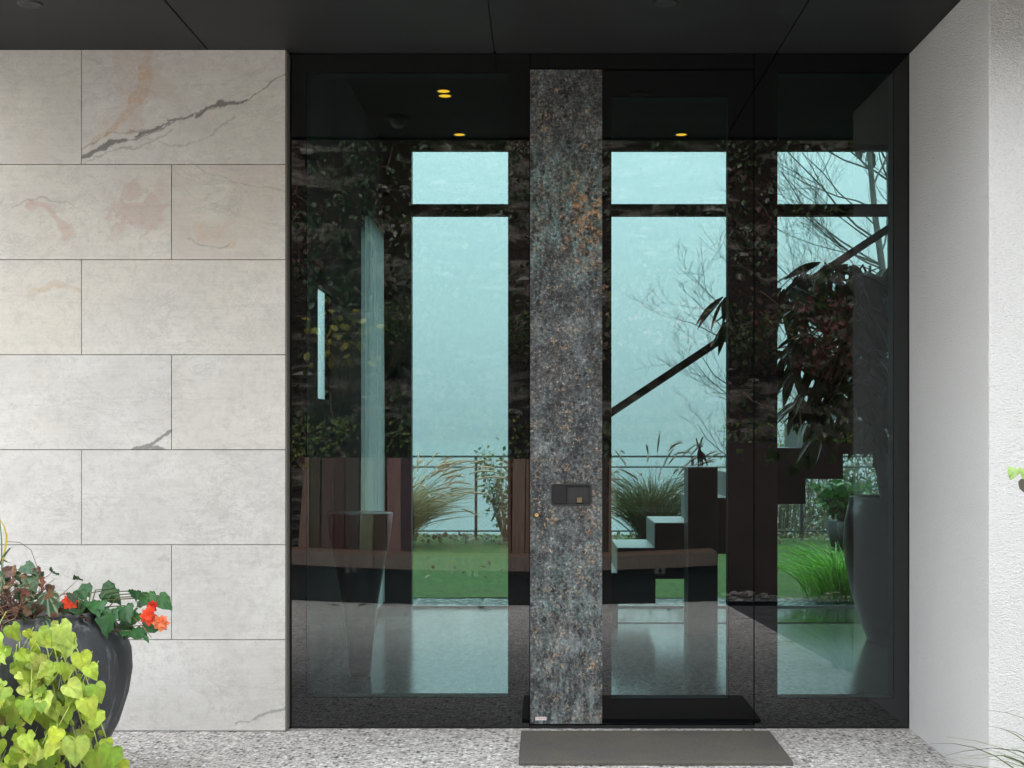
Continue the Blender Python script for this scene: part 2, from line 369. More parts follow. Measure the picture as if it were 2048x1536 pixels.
def m_floor():
    m = M('polished_tile'); v = m.obj(); n1 = m.noise(v, 5, 6)
    c = m.mix(n1, (.13, .13, .128), (.18, .18, .176))
    sx = m.n('ShaderNodeSeparateXYZ', {0: m.n('ShaderNodeTexCoord').outputs['Object']})
    def line(o, off, per, wd):
        f = m.math('FRACT', m.math('DIVIDE', m.math('ADD', o, off), per))
        return m.math('LESS_THAN', m.math('ABSOLUTE', m.math('SUBTRACT', f, .5)), wd / per)
    ln = m.math('MAXIMUM', line(sx.outputs[0], .2 + .3 + 4, .4, .0035), line(sx.outputs[1], .1, .8, .002))
    c = m.mix(ln, c, (.08, .08, .08))
    return m.fin(c, .17, 0, m.bump(m.noise(v, 30, 3), .03, .002), .75)
MAT['tile'] = m_floor()
def m_pot():
    m = M('charcoal_pot'); v = m.obj((1, 1, .35)); n1 = m.noise(v, 7, 6, .65, 1.); n2 = m.noise(m.obj(), 60, 5)
    c = m.ramp(n1, [(.3, (.028, .030, .034)), (.6, (.045, .048, .052)), (.74, (.11, .115, .12))])
    c = m.mix(m.ramp(m.noise(m.obj((2.2, 2.2, .25)), 11, 5, .6), [(.54, 0.), (.66, .75)]), c, (.20, .20, .20))
    return m.fin(c, .6, 0, m.bump(n2, .35, .002), .4)
MAT['pot'] = m_pot()
def m_wood():
    m = M('plank_wood'); a = m.attr().outputs[0]; v = m.obj((1, 1, .12)); n1 = m.noise(v, 45, 6, .6, .4)
    c = m.mix(1.0, a, m.ramp(n1, [(.3, .7), (.7, 1.25)]), 'MULTIPLY'); return m.fin(c, .7, 0, m.bump(n1, .3, .002))
MAT['wood'] = m_wood()
def m_grass():
    m = M('lawn_turf'); v = m.obj(); n1 = m.noise(v, 2.2, 5); n2 = m.noise(m.obj((1, .35, 1)), 160, 5, .7)
    c = m.mix(n1, (.032, .070, .018), (.062, .095, .024)); c = m.mix(1.0, c, m.ramp(n2, [(.3, .45), (.7, 1.6)]), 'MULTIPLY'); c = m.mix(1.0, c, m.ramp(m.noise(m.obj((1, .3, 1)), 28, 5, .8), [(.32, .5), (.68, 1.5)]), 'MULTIPLY'); c = m.mix(m.ramp(m.noise(v, .7, 6), [(.52, 0.), (.68, .55)]), c, (.085, .088, .03))
    return m.fin(c, .85, 0, m.bump(n2, .6, .02), .1)
MAT['turf'] = m_grass()
def m_gravel():
    m = M('slate_gravel'); v = m.obj((1, 1, 1)); vo = m.n('ShaderNodeTexVoronoi', {'Vector': v, 'Scale': 26.0})
    cc = m.n('ShaderNodeSeparateColor', {0: vo.outputs['Color']}).outputs[0]
    c = m.ramp(cc, [(0, (.04, .045, .045)), (.5, (.16, .17, .165)), (1, (.42, .43, .42))])
    c = m.mix(m.ramp(vo.outputs['Distance'], [(.3, 0.), (.6, 1.)]), c, (.015, .015, .015))
    return m.fin(c, .7, 0, m.bump(vo.outputs['Distance'], .9, .03))
MAT['gravel'] = m_gravel()
def m_rockbank():
    m = M('earth_and_rock'); v = m.obj(); vh = m.obj((.7, .7, 3.4)); n1 = m.noise(vh, 1.1, 8, .65, .6); n2 = m.noise(v, 14, 8, .7)
    c = m.mix(m.ramp(n1, [(.50, 0.), (.60, 1.)]), (.028, .021, .016), (.19, .17, .145))
    c = m.mix(1.0, c, m.ramp(n2, [(.3, .35), (.7, 1.7)]), 'MULTIPLY'); return m.fin(c, .95, 0, m.bump(n2, .9, .08), .1)
MAT['bank'] = m_rockbank()
MAT['slate'] = mottled('slate', (.035, .035, .038), (.065, .065, .07), 4, .5, 0, .2, 18, .006)
MAT['corten'] = mottled('corten', (.036, .024, .022), (.058, .037, .032), 3, .75, 0, .15, 60, .002, .3)
def m_mat():
    m = M('coir_mat'); v = m.obj(); n1 = m.noise(v, 3.3, 4); n2 = m.noise(m.obj((1, 2.2, 1)), 130, 6, .85)
    c = m.mix(m.ramp(n1, [(.4, 0.), (.68, 1.)]), (.105, .10, .094), (.125, .114, .092)); c = m.mix(1.0, c, m.ramp(n2, [(.3, .6), (.7, 1.35)]), 'MULTIPLY')
    return m.fin(c, .95, 0, m.bump(n2, .8, .003), .1)
MAT['mat'] = m_mat()
def m_plain(name, c, rough=.5, metal=0., emit=None, es=0.):
    m = M(name); v = m.obj(); n = m.noise(v, 30, 3); col = m.mix(m.math('MULTIPLY', n, .15), c, tuple(x * .7 for x in c))
    ex = {'Emission Color': (*emit, 1), 'Emission Strength': es} if emit else None
    return m.fin(col, rough, metal, None, .5, ex)
MAT['lamp'] = m_plain('lamp_glow', (.8, .6, .1), .5, 0, (1, .45, .01), .62)
MAT['brass'] = m_plain('brass', (.70, .48, .20), .35, .7)
MAT['rubber'] = m_plain('rubber', (.02, .02, .021), .6)
MAT['steel'] = m_plain('steel', (.30, .30, .31), .4, .6)
MAT['rail_metal'] = m_plain('rail_metal', (.045, .05, .05), .5, .3)
MAT['sticker_white'] = m_plain('sticker_white', (.75, .74, .73), .5)
MAT['sticker_red'] = m_plain('sticker_red', (.45, .10, .08), .5)
MAT['plume'] = leafmat('plume', .8, .35, .1)
MAT['flower'] = leafmat('flower', .6, .3, .2)
def m_curtain():
    m = M('sheer_curtain'); v = m.obj((1, 9, .25)); n = m.noise(v, 9, 6, .7); c = m.mix(n, (.45, .48, .48), (.85, .88, .88))
    d = m.n('ShaderNodeBsdfDiffuse', {'Color': c}); t = m.n('ShaderNodeBsdfTranslucent', {'Color': c})
    tr = m.n('ShaderNodeBsdfTransparent', {'Color': (1, 1, 1)})
    a = m.n('ShaderNodeMixShader', {0: .6, 1: d.outputs[0], 2: t.outputs[0]})
    b = m.n('ShaderNodeMixShader', {0: m.ramp(n, [(.3, .15), (.7, .4)]), 1: a.outputs[0], 2: tr.outputs[0]}); m.L(b.outputs[0], m.out.inputs[0]); return m.m
MAT['curtain'] = m_curtain()
def m_water():
    m = M('lake_water'); v = m.obj((1, .4, 1)); return m.fin((.10, .14, .14), .12, 0, m.bump(m.noise(v, .35, 5), .25, .3), .6)
MAT['water'] = m_water()

# ------------------------------------------------------------------ ground, paving, bank, lawn, lake
def grid(name, xs, ys, zf, mat, kind='structure', jx=None):
    V = [(x, y, zf(x, y)) for y in ys for x in xs]; nx = len(xs)
    F = [(j * nx + i, j * nx + i + 1, (j + 1) * nx + i + 1, (j + 1) * nx + i) for j in range(len(ys) - 1) for i in range(nx - 1)]
    o = mesh(name, V, F, mat, None, None, True); o['kind'] = kind; return o
def lin(a, b, n): return [a + (b - a) * i / (n - 1) for i in range(n)]
def zpave(y): return 0.0 if y > -1.2 else -(-1.2 - y) * .05
XW = 1.622                                           # inner face of the white wall
def zground(x, y):
    if y < 12.2: return -.6
    return max(-9.5, -.6 - (y - 12.2) * .9)
grid('ground', [-300, -60, -20, 20, 60, 300], [-260, -60, -8, 0, 12.2, 14, 17, 20, 24, 40], zground, MAT['bank'])
pv = grid('terrace_paving', lin(-7, 1.70, 8), [0.0, -.4, -1.2, -2.5, -4, -5.5, -6.5, -7.6], lambda x, y: zpave(y), MAT['aggregate'])
grid('slate_path', lin(1.704, 8, 6), [-1.085, -2.5, -4, -5.5, -6.6], lambda x, y: zpave(y) - .012, MAT['slate'])
grid('gravel_bed', lin(1.66, 8, 6), [-6.604, -7.0, -7.6], lambda x, y: zpave(y) + .03, MAT['gravel'])
grid('lawn', lin(-25, 25, 11), lin(4.90, 12.1, 9), lambda x, y: -.02 + .03 * mnoise.noise(Vector((x * .3, y * .3, 0))), MAT['turf'])
gravel = grid('gravel_strip', lin(-25, 25, 3), [4.30, 4.60, 4.905], lambda x, y: -.012, MAT['gravel'])
lake = grid('lake', [-900, 900], [16, 1600], lambda x, y: -8.0, MAT['water'])

def hill_z(d):
    pr = [(7.55, .95), (8.2, 1.9), (9.4, 3.7), (10.8, 5.6), (12.5, 6.9), (18, 8.2), (30, 10), (70, 15)]
    for (a, za), (b, zb) in zip(pr, pr[1:]):
        if d <= b: return za + (zb - za) * (d - a) / (b - a)
    return pr[-1][1]
def hill_pt(x, d):
    n1 = mnoise.fractal(Vector((x * .55, d * .55, 3)), .9, 2.1, 5) * .38
    n2 = mnoise.fractal(Vector((x * 2.1, d * 2.1, 9)), .8, 2.1, 4) * .12
    low = min(1, max(0, (x + 8.5) / 4.0)); low = .25 + .75 * low
    k = min(1, max(0, (d - 7.55) / .7))
    return Vector((x, -d + (n1 + n2) * k * .8, hill_z(d) * low + (n1 * .6 + n2) * k))
xs = lin(-9, 11, 170); ds = lin(7.55, 12.5, 80) + [14, 17, 22, 30, 45, 70]
V = [hill_pt(x, d) for d in ds for x in xs]; nx = len(xs)
F = [(j * nx + i, (j + 1) * nx + i, (j + 1) * nx + i + 1, j * nx + i + 1) for j in range(len(ds) - 1) for i in range(nx - 1)]
F += [(i, i + 1, len(V) + i + 1, len(V) + i) for i in range(nx - 1)]
V += [Vector((x, -7.55, -.6)) for x in xs]
o = mesh('hillside', V, F, MAT['bank'], None, None, True); o['kind'] = 'structure'

TQ = tpl_quad()
def hill_n(x, d):
    a = hill_pt(x + .05, d) - hill_pt(x - .05, d); b = hill_pt(x, d + .05) - hill_pt(x, d - .05)
    n = b.cross(a); return n.normalized() if n.length > 0 else Vector((0, -1, 1))
items = []
for i in range(26000):
    x = random.uniform(-6, 7); d = random.uniform(7.6, 12.2)
    f = mnoise.noise(Vector((x * .9, d * .9, 1.7))); g = mnoise.noise(Vector((x * .7 + 9, d * .7, 5)))
    if f < -.12 and random.random() < .75: continue
    n = hill_n(x, d)
    if n.y < 0: n = -n
    p = hill_pt(x, d) + n * random.uniform(.01, .12)
    c = mixc((.022, .048, .014), (.065, .09, .024), random.random())
    if g > .2: c = mixc((.10, .030, .024), (.085, .05, .026), random.random()) if random.random() < .4 else c
    elif g < -.15: c = mixc((.09, .065, .04), (.18, .15, .09), random.random()) if random.random() < .5 else c
    t = Vector((random.gauss(0, .6), random.gauss(0, .3), -1))
    items.append((p, t, n + rv(.35), random.uniform(.045, .10), jit(c, .4)))
tag(leafmesh('ivy', TQ, items, MAT['leaf_dark']), kind='stuff')
# yellow-green creeper cushions along the top of the bench back
items = []
for i in range(7000):
    x = random.uniform(-4, 4.6); h = max(0, .35 + .35 * mnoise.noise(Vector((x * .9, 0, 2)))) 
    z = 1.0 + random.random() ** 1.6 * h * 1.3; y = -7.5 - (z - 1.0) * .4 + random.uniform(-.1, .1) - .1
    g = mnoise.noise(Vector((x * 1.5, z * 2, 8)))
    if g < -.05 and random.random() < .7: continue
    items.append(((x, y, z), Vector((random.gauss(0, .6), .4, random.gauss(-.3, .5))), Vector((0, 1, .5)) + rv(.5), random.uniform(.03, .06),
                  jit(mixc((.06, .11, .02), (.20, .24, .04), random.random()), .35)))
tag(leafmesh('ground_cover', TQ, items, MAT['leaf']), kind='stuff')
mb = MB()
for i in range(230):               # wiry roots and dry stems on the bank
    x = random.uniform(-4, 5); d = random.uniform(7.7, 11.2); p = hill_pt(x, d) + Vector((0, .1, 0)); pts = [p]
    v = Vector((random.gauss(0, .5), .15, random.choice((-1, 1)) * random.uniform(.3, 1))).normalized()
    for k in range(7):
        p = p + v * random.uniform(.06, .16); v = (v + rv(.28)).normalized()
        dd = max(7.6, -p.y); q = hill_pt(p.x, min(12, dd)); 
        pts.append(Vector((p.x, max(p.y, q.y + .03), p.z)))
    r0 = random.uniform(.003, .009); mb.tube(pts, [r0 * (1 - k / 9) for k in range(8)], 4)
tag(mb.build('roots', MAT['twig']), kind='stuff')
mb = MB()
for i in range(170):               # pale weathered stones bedded in the bank and on the gravel
    if i < 110:
        x = random.uniform(-4, 5); d = random.uniform(7.9, 11.0); c = hill_pt(x, d); s = random.uniform(.04, .12)
    else:
        x = random.uniform(1.75, 4.5); c = Vector((x, random.uniform(-7.3, -6.65), zpave(-7) + .05)); s = random.uniform(.02, .05)
    vs_ = []
    for a in range(5):
        th = PI * a / 4
        for b in range(8):
            ph = 2 * PI * b / 8; q = Vector((math.sin(th) * math.cos(ph) * 1.3, math.sin(th) * math.sin(ph) * .8, math.cos(th) * .55))
            q *= s * (1 + .7 * mnoise.noise(q * 2.3 + Vector((i * 3.1, 0, 0)))); vs_.append(c + q)
    mb.add(vs_, [(a * 8 + b, a * 8 + (b + 1) % 8, (a + 1) * 8 + (b + 1) % 8, (a + 1) * 8 + b) for a in range(4) for b in range(8)])
MAT['rock'] = mottled('rock', (.10, .09, .08), (.30, .28, .25), 9, .85, 0, .6, 30, .01)
tag(mb.build('stones', MAT['rock']), kind='stuff')

HAZE = 0
if HAZE:
    hz = MB().box(-950, 950, -330, 1700, -10.6, 22).build('haze', MAT['soil']); hz['kind'] = 'stuff'
    m = M('fog_air'); pv_ = m.n('ShaderNodeVolumePrincipled', {'Color': (.93, .95, .96, 1), 'Density': HAZE, 'Anisotropy': .2}); m.L(pv_.outputs[0], m.out.inputs[1])
    hz.data.materials.clear(); hz.data.materials.append(m.m)
    cy.volume_bounces = 1
# ------------------------------------------------------------------ stone-clad wall (numpy pattern masks on every slab)
def h2(ix, iy, seed):
    n = (ix.astype(np.int64) * 374761393 + iy.astype(np.int64) * 668265263 + seed * 1442695041) & 0x7fffffff
    n = ((n ^ (n >> 13)) * 1274126177) & 0x7fffffff
    return ((n ^ (n >> 16)) & 0xffff) / 65535.0
def vn(x, y, seed=0):
    ix = np.floor(x); iy = np.floor(y); fx = x - ix; fy = y - iy; fx = fx * fx * (3 - 2 * fx); fy = fy * fy * (3 - 2 * fy)
    a = h2(ix, iy, seed); b = h2(ix + 1, iy, seed); c = h2(ix, iy + 1, seed); d = h2(ix + 1, iy + 1, seed)
    return a * (1 - fx) * (1 - fy) + b * fx * (1 - fy) + c * (1 - fx) * fy + d * fx * fy
def fbm(x, y, seed=0, o=5):
    s = 0; a = .5
    for i in range(o): s = s + a * vn(x, y, seed + i); x = x * 2.03 + 5.2; y = y * 2.03 + 1.3; a *= .55
    return s / (1 - .55 ** o) * .9
def sstep(a, b, x): t = np.clip((x - a) / (b - a), 0, 1); return t * t * (3 - 2 * t)
def vein(PX, PY, pts, wid, seed, edge=8, patch=1.0):
    """ragged line through pts (photo px on the slab face) with half width wid px"""
    best = np.full(PX.shape, 1e9); par = np.zeros(PX.shape)
    wx = PX + (fbm(PX / 28, PY / 28, seed) - .45) * 26; wy = PY + (fbm(PX / 28, PY / 28, seed + 9) - .45) * 22
    tot = len(pts) - 1
    for i, ((x0, y0), (x1, y1)) in enumerate(zip(pts, pts[1:])):
        dx, dy = x1 - x0, y1 - y0; t = np.clip(((wx - x0) * dx + (wy - y0) * dy) / (dx * dx + dy * dy), 0, 1)
        dd = np.hypot(wx - x0 - t * dx, wy - y0 - t * dy); m = dd < best; best = np.where(m, dd, best); par = np.where(m, (i + t) / tot, par)
    wv = wid * (0.12 + 1.6 * np.clip(fbm(PX / 60, PY / 60, seed + 4) - .30, 0, 1) * patch + .25 * fbm(PX / 9, PY / 5, seed + 2))
    return 1 - sstep(wv * .8, wv * 1.0 + edge * .2, best)
def blob(PX, PY, cx, cy_, rx, ry, seed, sc=22, amt=.9):
    d = np.hypot((PX - cx) / rx, (PY - cy_) / ry) + (fbm(PX / sc, PY / sc, seed) - .45) * amt * 1.6
    return 1 - sstep(.82, .98, d)
DST = 5.94; YST = -.06
def sx_(px): return (px - 1088) * DST / FPX
def sz_(py): return EYE + (872 - py) * DST / FPX
rows = [(100.2, 329), (329, 519.5), (519.5, 709.5), (709.5, 899.5), (899.5, 1089.5), (1089.5, 1279.5), (1279.5, 1463.2)]
XEND = 570.5
sw = thing('stone_wall', 'pale quartzite clad wall of long brushed slabs behind the pot of flowers', 'wall', (-2.2, 0, 0))
AV = []; AF = []; AC = []; nb = 0; g = .0016
for ri, (yt, yb) in enumerate(rows):
    first = 163 if ri % 2 == 0 else 343
    cuts = [XEND, first] + [first - 409 * k for k in range(1, 6)]
    if ri == 6: cuts = [XEND, 163 - 20] + [163 - 20 - 409 * k for k in range(1, 6)]
    for ci, (xr, xl) in enumerate(zip(cuts, cuts[1:])):
        x0, x1 = sx_(xl) + g, sx_(xr) - (g if xr != XEND else 0); z0, z1 = sz_(yb) + g, sz_(yt) - (g if ri else 0)
        if ri == 6: z0 = max(z0, 0.004)
        fine = xr > -30; st = .0042 if fine else .12
        nxx = max(2, int((x1 - x0) / st)); nzz = max(2, int((z1 - z0) / st))
        X, Z = np.meshgrid(np.linspace(x0, x1, nxx), np.linspace(z0, z1, nzz))
        PX = 1088 + X * FPX / DST; PY = 872 - (Z - EYE) * FPX / DST
        dark = np.zeros_like(X); pink = np.zeros_like(X); rust = np.zeros_like(X)
        s0 = ri * 17 + ci * 5
        tone = np.clip((fbm(X * 2.2 + s0, Z * 2.2, s0) - .35) * 1.6 + (.5 if ri in (1, 2) else .15 if ri in (0, 3) else 0) - (.35 if ri >= 4 else 0), 0, 1)
        pink = np.clip((fbm(X * 3 + s0 * 3, Z * 3, s0 + 50) - .62) * 1.2, 0, .25) * (1 if ri < 2 else .15)
        if fine and ri == 0 and ci == 0:
            dark = np.maximum.reduce([vein(PX, PY, [(150, 322), (205, 296), (250, 285)], 5.5, 3), vein(PX, PY, [(275, 276), (335, 245), (390, 232)], 3.2, 12),
                                      vein(PX, PY, [(395, 232), (440, 212), (490, 200)], 4.2, 21), .8 * vein(PX, PY, [(160, 315), (300, 268), (400, 226), (500, 198), (545, 162), (580, 140)], 1.6, 33, 4), .55 * vein(PX, PY, [(165, 300), (215, 272), (262, 262), (330, 262)], 1.8, 35, 4), .45 * vein(PX, PY, [(163, 330), (230, 300), (300, 290), (350, 262)], 1.6, 37, 4)])
            dark = np.maximum(dark, .35 * vein(PX, PY, [(290, 278), (360, 292), (420, 275), (470, 235)], 2, 44, 6))
            rust = np.maximum(.75 * vein(PX, PY, [(300, 90), (292, 150), (278, 190), (262, 222)], 17, 5, 10), .7 * vein(PX, PY, [(262, 222), (225, 262), (190, 290)], 7, 8, 8))
            pink = np.maximum(pink, .45 * (blob(PX, PY, 275, 170, 70, 110, 61, 30, 1.1) + .6 * blob(PX, PY, 240, 250, 60, 30, 66)))
            pink = np.maximum(pink, .35 * vein(PX, PY, [(420, 120), (500, 150), (565, 118)], 6, 71, 8))
        if fine and ri == 1 and ci == 1:
            pink = np.maximum.reduce([pink, .95 * blob(PX, PY, 285, 430, 62, 46, 81, 20), .9 * blob(PX, PY, 265, 380, 26, 22, 83), 1.0 * vein(PX, PY, [(65, 408), (100, 418), (135, 462)], 20, 85, 10),
                                      .45 * blob(PX, PY, 325, 375, 20, 40, 88), .4 * blob(PX, PY, 232, 467, 18, 16, 89), .5 * vein(PX, PY, [(218, 385), (232, 405), (250, 430)], 8, 91)])
            dark = np.maximum(dark, .4 * vein(PX, PY, [(20, 420), (60, 400), (140, 405), (148, 418)], 2, 93, 5))
        if fine and ri == 1 and ci == 0:
            pink = np.maximum(pink, .40 * sstep(.30, .52, fbm(PX / 70, PY / 50, 95)) * (1 - sstep(520, 590, PX + (PY - 430) * .4)))
            dark = np.maximum(dark, .45 * vein(PX, PY, [(380, 480), (405, 490), (440, 500), (460, 492)], 1.6, 97, 5)); rust = .25 * blob(PX, PY, 440, 470, 50, 30, 98)
            dark = np.maximum(dark, .35 * vein(PX, PY, [(400, 335), (450, 365), (560, 380)], 2, 99, 5))
        if fine and ri == 2 and ci == 1:
            rust = np.maximum(rust, .55 * vein(PX, PY, [(60, 585), (110, 570), (165, 580)], 7, 101, 8))
        if fine and ri == 3 and ci == 1:
            dark = np.maximum.reduce([dark, .85 * vein(PX, PY, [(262, 897), (300, 894), (343, 897)], 6, 111, 5), .9 * vein(PX, PY, [(300, 890), (322, 876), (345, 862)], 6, 113, 5)])
        if fine and ri == 6 and ci == 0:
            dark = np.maximum(dark, .6 * vein(PX, PY, [(480, 1448), (520, 1432), (575, 1420)], 3, 121, 5)); pink *= 0
        if fine and ri == 5 and ci == 1: dark = np.maximum(dark, .25 * blob(PX, PY, 330, 1115, 14, 9, 131, 8))
        dark = np.maximum(dark, .10 * vein(PX, PY, [(PX.min() - 20, PY.min() + (s0 * 37 % 150)), (PX.mean(), PY.mean()), (PX.max() + 20, PY.min() + (s0 * 61 % 180))], 1.8, s0 + 200, 7) if fine else 0)
        relief = (fbm(X * 9, Z * 9, s0) - .5) * .0012 if fine else 0 * X
        Vs = np.stack([X, YST + relief - random.uniform(0, .0012), Z], -1).reshape(-1, 3)
        idx = np.arange(nxx * nzz).reshape(nzz, nxx) + nb
        q = np.stack([idx[:-1, :-1], idx[:-1, 1:], idx[1:, 1:], idx[1:, :-1]], -1).reshape(-1, 4)
        AV.append(Vs); AF += q.tolist(); AC.append(np.stack([dark, pink, rust, tone], -1).reshape(-1, 4)); nb += len(Vs)
        # edges of the slab going back into the joint
        ring = np.concatenate([idx[0, :], idx[1:, -1], idx[-1, -2::-1], idx[-2:0:-1, 0]])
        bv = Vs[ring - (nb - len(Vs))].copy(); bv[:, 1] = -.03
        AV.append(bv); AC.append(np.concatenate([d_.reshape(-1, 4)[ring - (nb - len(Vs))] for d_ in [AC[-1]]])); m_ = len(ring)
        for k in range(m_): AF.append([int(ring[k]), nb + k, nb + (k + 1) % m_, int(ring[(k + 1) % m_])])
        nb += m_
mesh('cladding', np.concatenate(AV), AF, MAT['stone'], sw, np.concatenate(AC), False)
MAT['mortar'] = m_plain('mortar', (.13, .125, .12), .9)
MB().box(-5.2, sx_(XEND) - .004, -.036, .42, 0.0, 2.999).build('wall_core', MAT['mortar'], sw)
# return slab at the wall's free end
e = MB().box(sx_(XEND) + .0015, -1.131, -.058, .30, .004, 2.998); e.build('corner_slab', MAT['stone'], sw, bevel=.004)

# ------------------------------------------------------------------ white rendered wall
ww = thing('rendered_wall', 'white rough-rendered wall beside the dark glazed entrance', 'wall', (XW + .3, -.5, 0))
MB().box(XW, 7.0, -1.08, -.001, -.1, 2.999).build('wall_body', MAT['white_render'], ww, bevel=.006)

# ------------------------------------------------------------------ canopy
cn = thing('canopy', 'dark grey panelled canopy soffit over the entrance', 'canopy', (0, -.85, 3.0))
joints = [-2.732, -1.480, -.218, 1.033, 2.285, 3.54, 5.0, 7.0]
for a, b in zip(joints, joints[1:]):
    MB().box(a + .004, b - .004, -1.685, -.002, 3.0, 3.012).build('soffit_panel', MAT['soffit'], cn)
MB().box(-2.732, 7.0, -1.66, -.002, 3.0125, 3.9).build('canopy_box', MAT['rubber'], cn)
MB().box(-2.745, 7.0, -1.70, -1.687, 2.985, 3.92).build('fascia', MAT['black_metal'], cn)
for jx in joints[1:-3]:
    for dx in (-.055, .055):
        for yy in (-.045, -.30, -.9, -1.6):
            MB().tube([(jx + dx, yy, 2.9985), (jx + dx, yy, 3.001)], .0045, 8).build('screw', MAT['rubber'], cn)
for k, (lx, ly, lab) in enumerate([(-2.02, -.69, 'unlit round downlight in the soffit above the stone wall'), (.476, -.71, 'unlit round downlight in the soffit above the door')]):
    t = thing('soffit_downlight', lab, 'downlight', (lx, ly, 3.0), 'recessed soffit downlights')
    MB().lathe([(.026, -.003), (.042, -.006), (.048, -.004), (.050, .0)], 32, (lx, ly, 3.0)).build('trim_ring', MAT['black_metal'], t, True)
    MB().lathe([(.0001, -.001), (.026, -.003)], 32, (lx, ly, 3.0)).build('lens', MAT['rubber'], t, True)
t = thing('dome_sensor', 'small dome sensor under the soffit mirrored in the left pane', 'sensor', (-.78, -1.2, 3.0))
MB().lathe([(.075, 0), (.07, -.012), (.045, -.016)], 32, (-.78, -1.2, 3.0)).build('base_ring', MAT['black_metal'], t, True)
MB().lathe([(.045, -.016), (.038, -.04), (.022, -.055), (.0001, -.06)], 32, (-.78, -1.2, 3.0)).build('dome', MAT['steel'], t, True)

# ------------------------------------------------------------------ house shell and room
IX0, IX1, IY1, CH = -1.22, 4.2, 4.2, 3.5
o = MB().box(-1.42, IX1 + .25, .10, IY1 + .14, -.3, -.002).build('floor_slab', MAT['mortar']); tag(o, kind='structure')
o = mesh('floor', [(IX0, .1, 0), (IX1, .1, 0), (IX1, IY1 + .02, 0), (IX0, IY1 + .02, 0)], [(0, 1, 2, 3)], MAT['tile']); tag(o, kind='structure')
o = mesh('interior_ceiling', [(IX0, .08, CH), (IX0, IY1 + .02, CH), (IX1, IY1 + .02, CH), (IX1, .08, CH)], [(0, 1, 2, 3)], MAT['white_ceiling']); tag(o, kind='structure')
o = MB().box(-1.6, IX1 + .3, .0, IY1 + .10, CH + .004, 3.92).build('roof', MAT['black_metal']); tag(o, kind='structure')
# side wall (left) with a tall curtained window and a slit window
lw = thing('side_wall', 'shaded interior side wall seen through the left pane', 'wall', (IX0, 2, 0))
def wall_with_holes(mbx, x0, x1, ya, yb, zb, zt, holes):
    y = ya
    for (h0, h1, z0, z1) in holes:
        mbx.box(x0, x1, y, h0, zb, zt); mbx.box(x0, x1, h0, h1, zb, z0); mbx.box(x0, x1, h0, h1, z1, zt); y = h1
    mbx.box(x0, x1, y, yb, zb, zt)
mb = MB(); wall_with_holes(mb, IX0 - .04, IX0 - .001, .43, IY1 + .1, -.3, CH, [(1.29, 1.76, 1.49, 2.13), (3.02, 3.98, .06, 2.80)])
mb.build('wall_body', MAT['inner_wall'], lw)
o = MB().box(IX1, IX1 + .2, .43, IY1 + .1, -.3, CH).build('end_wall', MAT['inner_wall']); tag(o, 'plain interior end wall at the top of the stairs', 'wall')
sw1 = thing('side_window', 'tall side window with a pale sheer curtain seen through the left pane', 'window', (IX0 - .1, 3.5, 0))
mb = MB(); [mb.box(IX0 - .038, IX0 - .012, a, b, c, d) for a, b, c, d in [(3.02, 3.06, .06, 2.80), (3.94, 3.98, .06, 2.80), (3.06, 3.94, .06, .10), (3.06, 3.94, 2.76, 2.80)]]
mb.build('window_frame', MAT['black_frame'], sw1); MB().box(IX0 - .030, IX0 - .022, 3.06, 3.94, .10, 2.76).build('window_glass', MAT['rear_glass'], sw1)
cv = []; cf = []
ny = 90
for i in range(ny):
    y = 3.05 + .9 * i / (ny - 1)
    for z in (.08, 1.4, 2.78): cv.append((IX0 + .03 + .016 * math.sin(i * .9) + .008 * math.sin(i * 2.3 + z), y, z))
for i in range(ny - 1):
    for j in range(2): cf.append((i * 3 + j, i * 3 + j + 1, (i + 1) * 3 + j + 1, (i + 1) * 3 + j))
mesh('curtain', cv, cf, MAT['curtain'], sw1, None, True)
sw2 = thing('slit_window', 'narrow slit window in the interior side wall left of the curtained one', 'window', (IX0 - .1, 1.38, 1.5))
mb = MB(); [mb.box(IX0 - .038, IX0 - .012, a, b, c, d) for a, b, c, d in [(1.29, 1.30, 1.49, 2.13), (1.75, 1.76, 1.49, 2.13), (1.30, 1.75, 1.49, 1.505), (1.30, 1.75, 2.115, 2.13)]]
mb.build('window_frame', MAT['black_frame'], sw2); MB().box(IX0 - .030, IX0 - .022, 1.30, 1.75, 1.505, 2.115).build('window_glass', MAT['rear_glass'], sw2)

# garden-side glazing
def fx(px): return (px - 1088) * 10.2 / FPX
ZT, ZM1, ZM0 = 3.46, 3.053, 2.966
def rear_unit(x0, x1, label):
    t = thing('garden_window', label, 'window', ((x0 + x1) / 2, IY1 + .03, 0), 'garden windows along the rear of the hall')
    mb = MB(); mb.box(x0, x1, IY1, IY1 + .07, ZM0, ZM1); mb.box(x0, x1, IY1, IY1 + .07, ZT, CH + .003); mb.box(x0, x1, IY1, IY1 + .07, -.10, .004)
    mb.build('window_frame', MAT['black_frame'], t)
    MB().box(x0, x1, IY1 + .03, IY1 + .042, ZM1, ZT).build('upper_pane', MAT['rear_glass'], t)
    MB().box(x0, x1, IY1 + .03, IY1 + .042, .004, ZM0).build('lower_pane', MAT['rear_glass'], t)
def mullion(x0, x1, lab):
    o = MB().box(x0, x1, IY1 - .02, IY1 + .09, -.10, CH + .003).build('window_mullion', MAT['black_frame']); tag(o, lab, 'mullion', 'dark mullions between the garden windows')
m1, m2 = -.03, 1.57
rear_unit(fx(823), m1 - .035, 'garden window seen through the left pane, fog beyond'); mullion(m1 - .035, m1 + .035, 'dark mullion between garden windows, hidden behind the metal strip')
rear_unit(m1 + .035, m2 - .035, 'garden window behind the stair and ibex figurine'); mullion(m2 - .035, m2 + .035, 'dark mullion between garden windows, behind the door jamb')
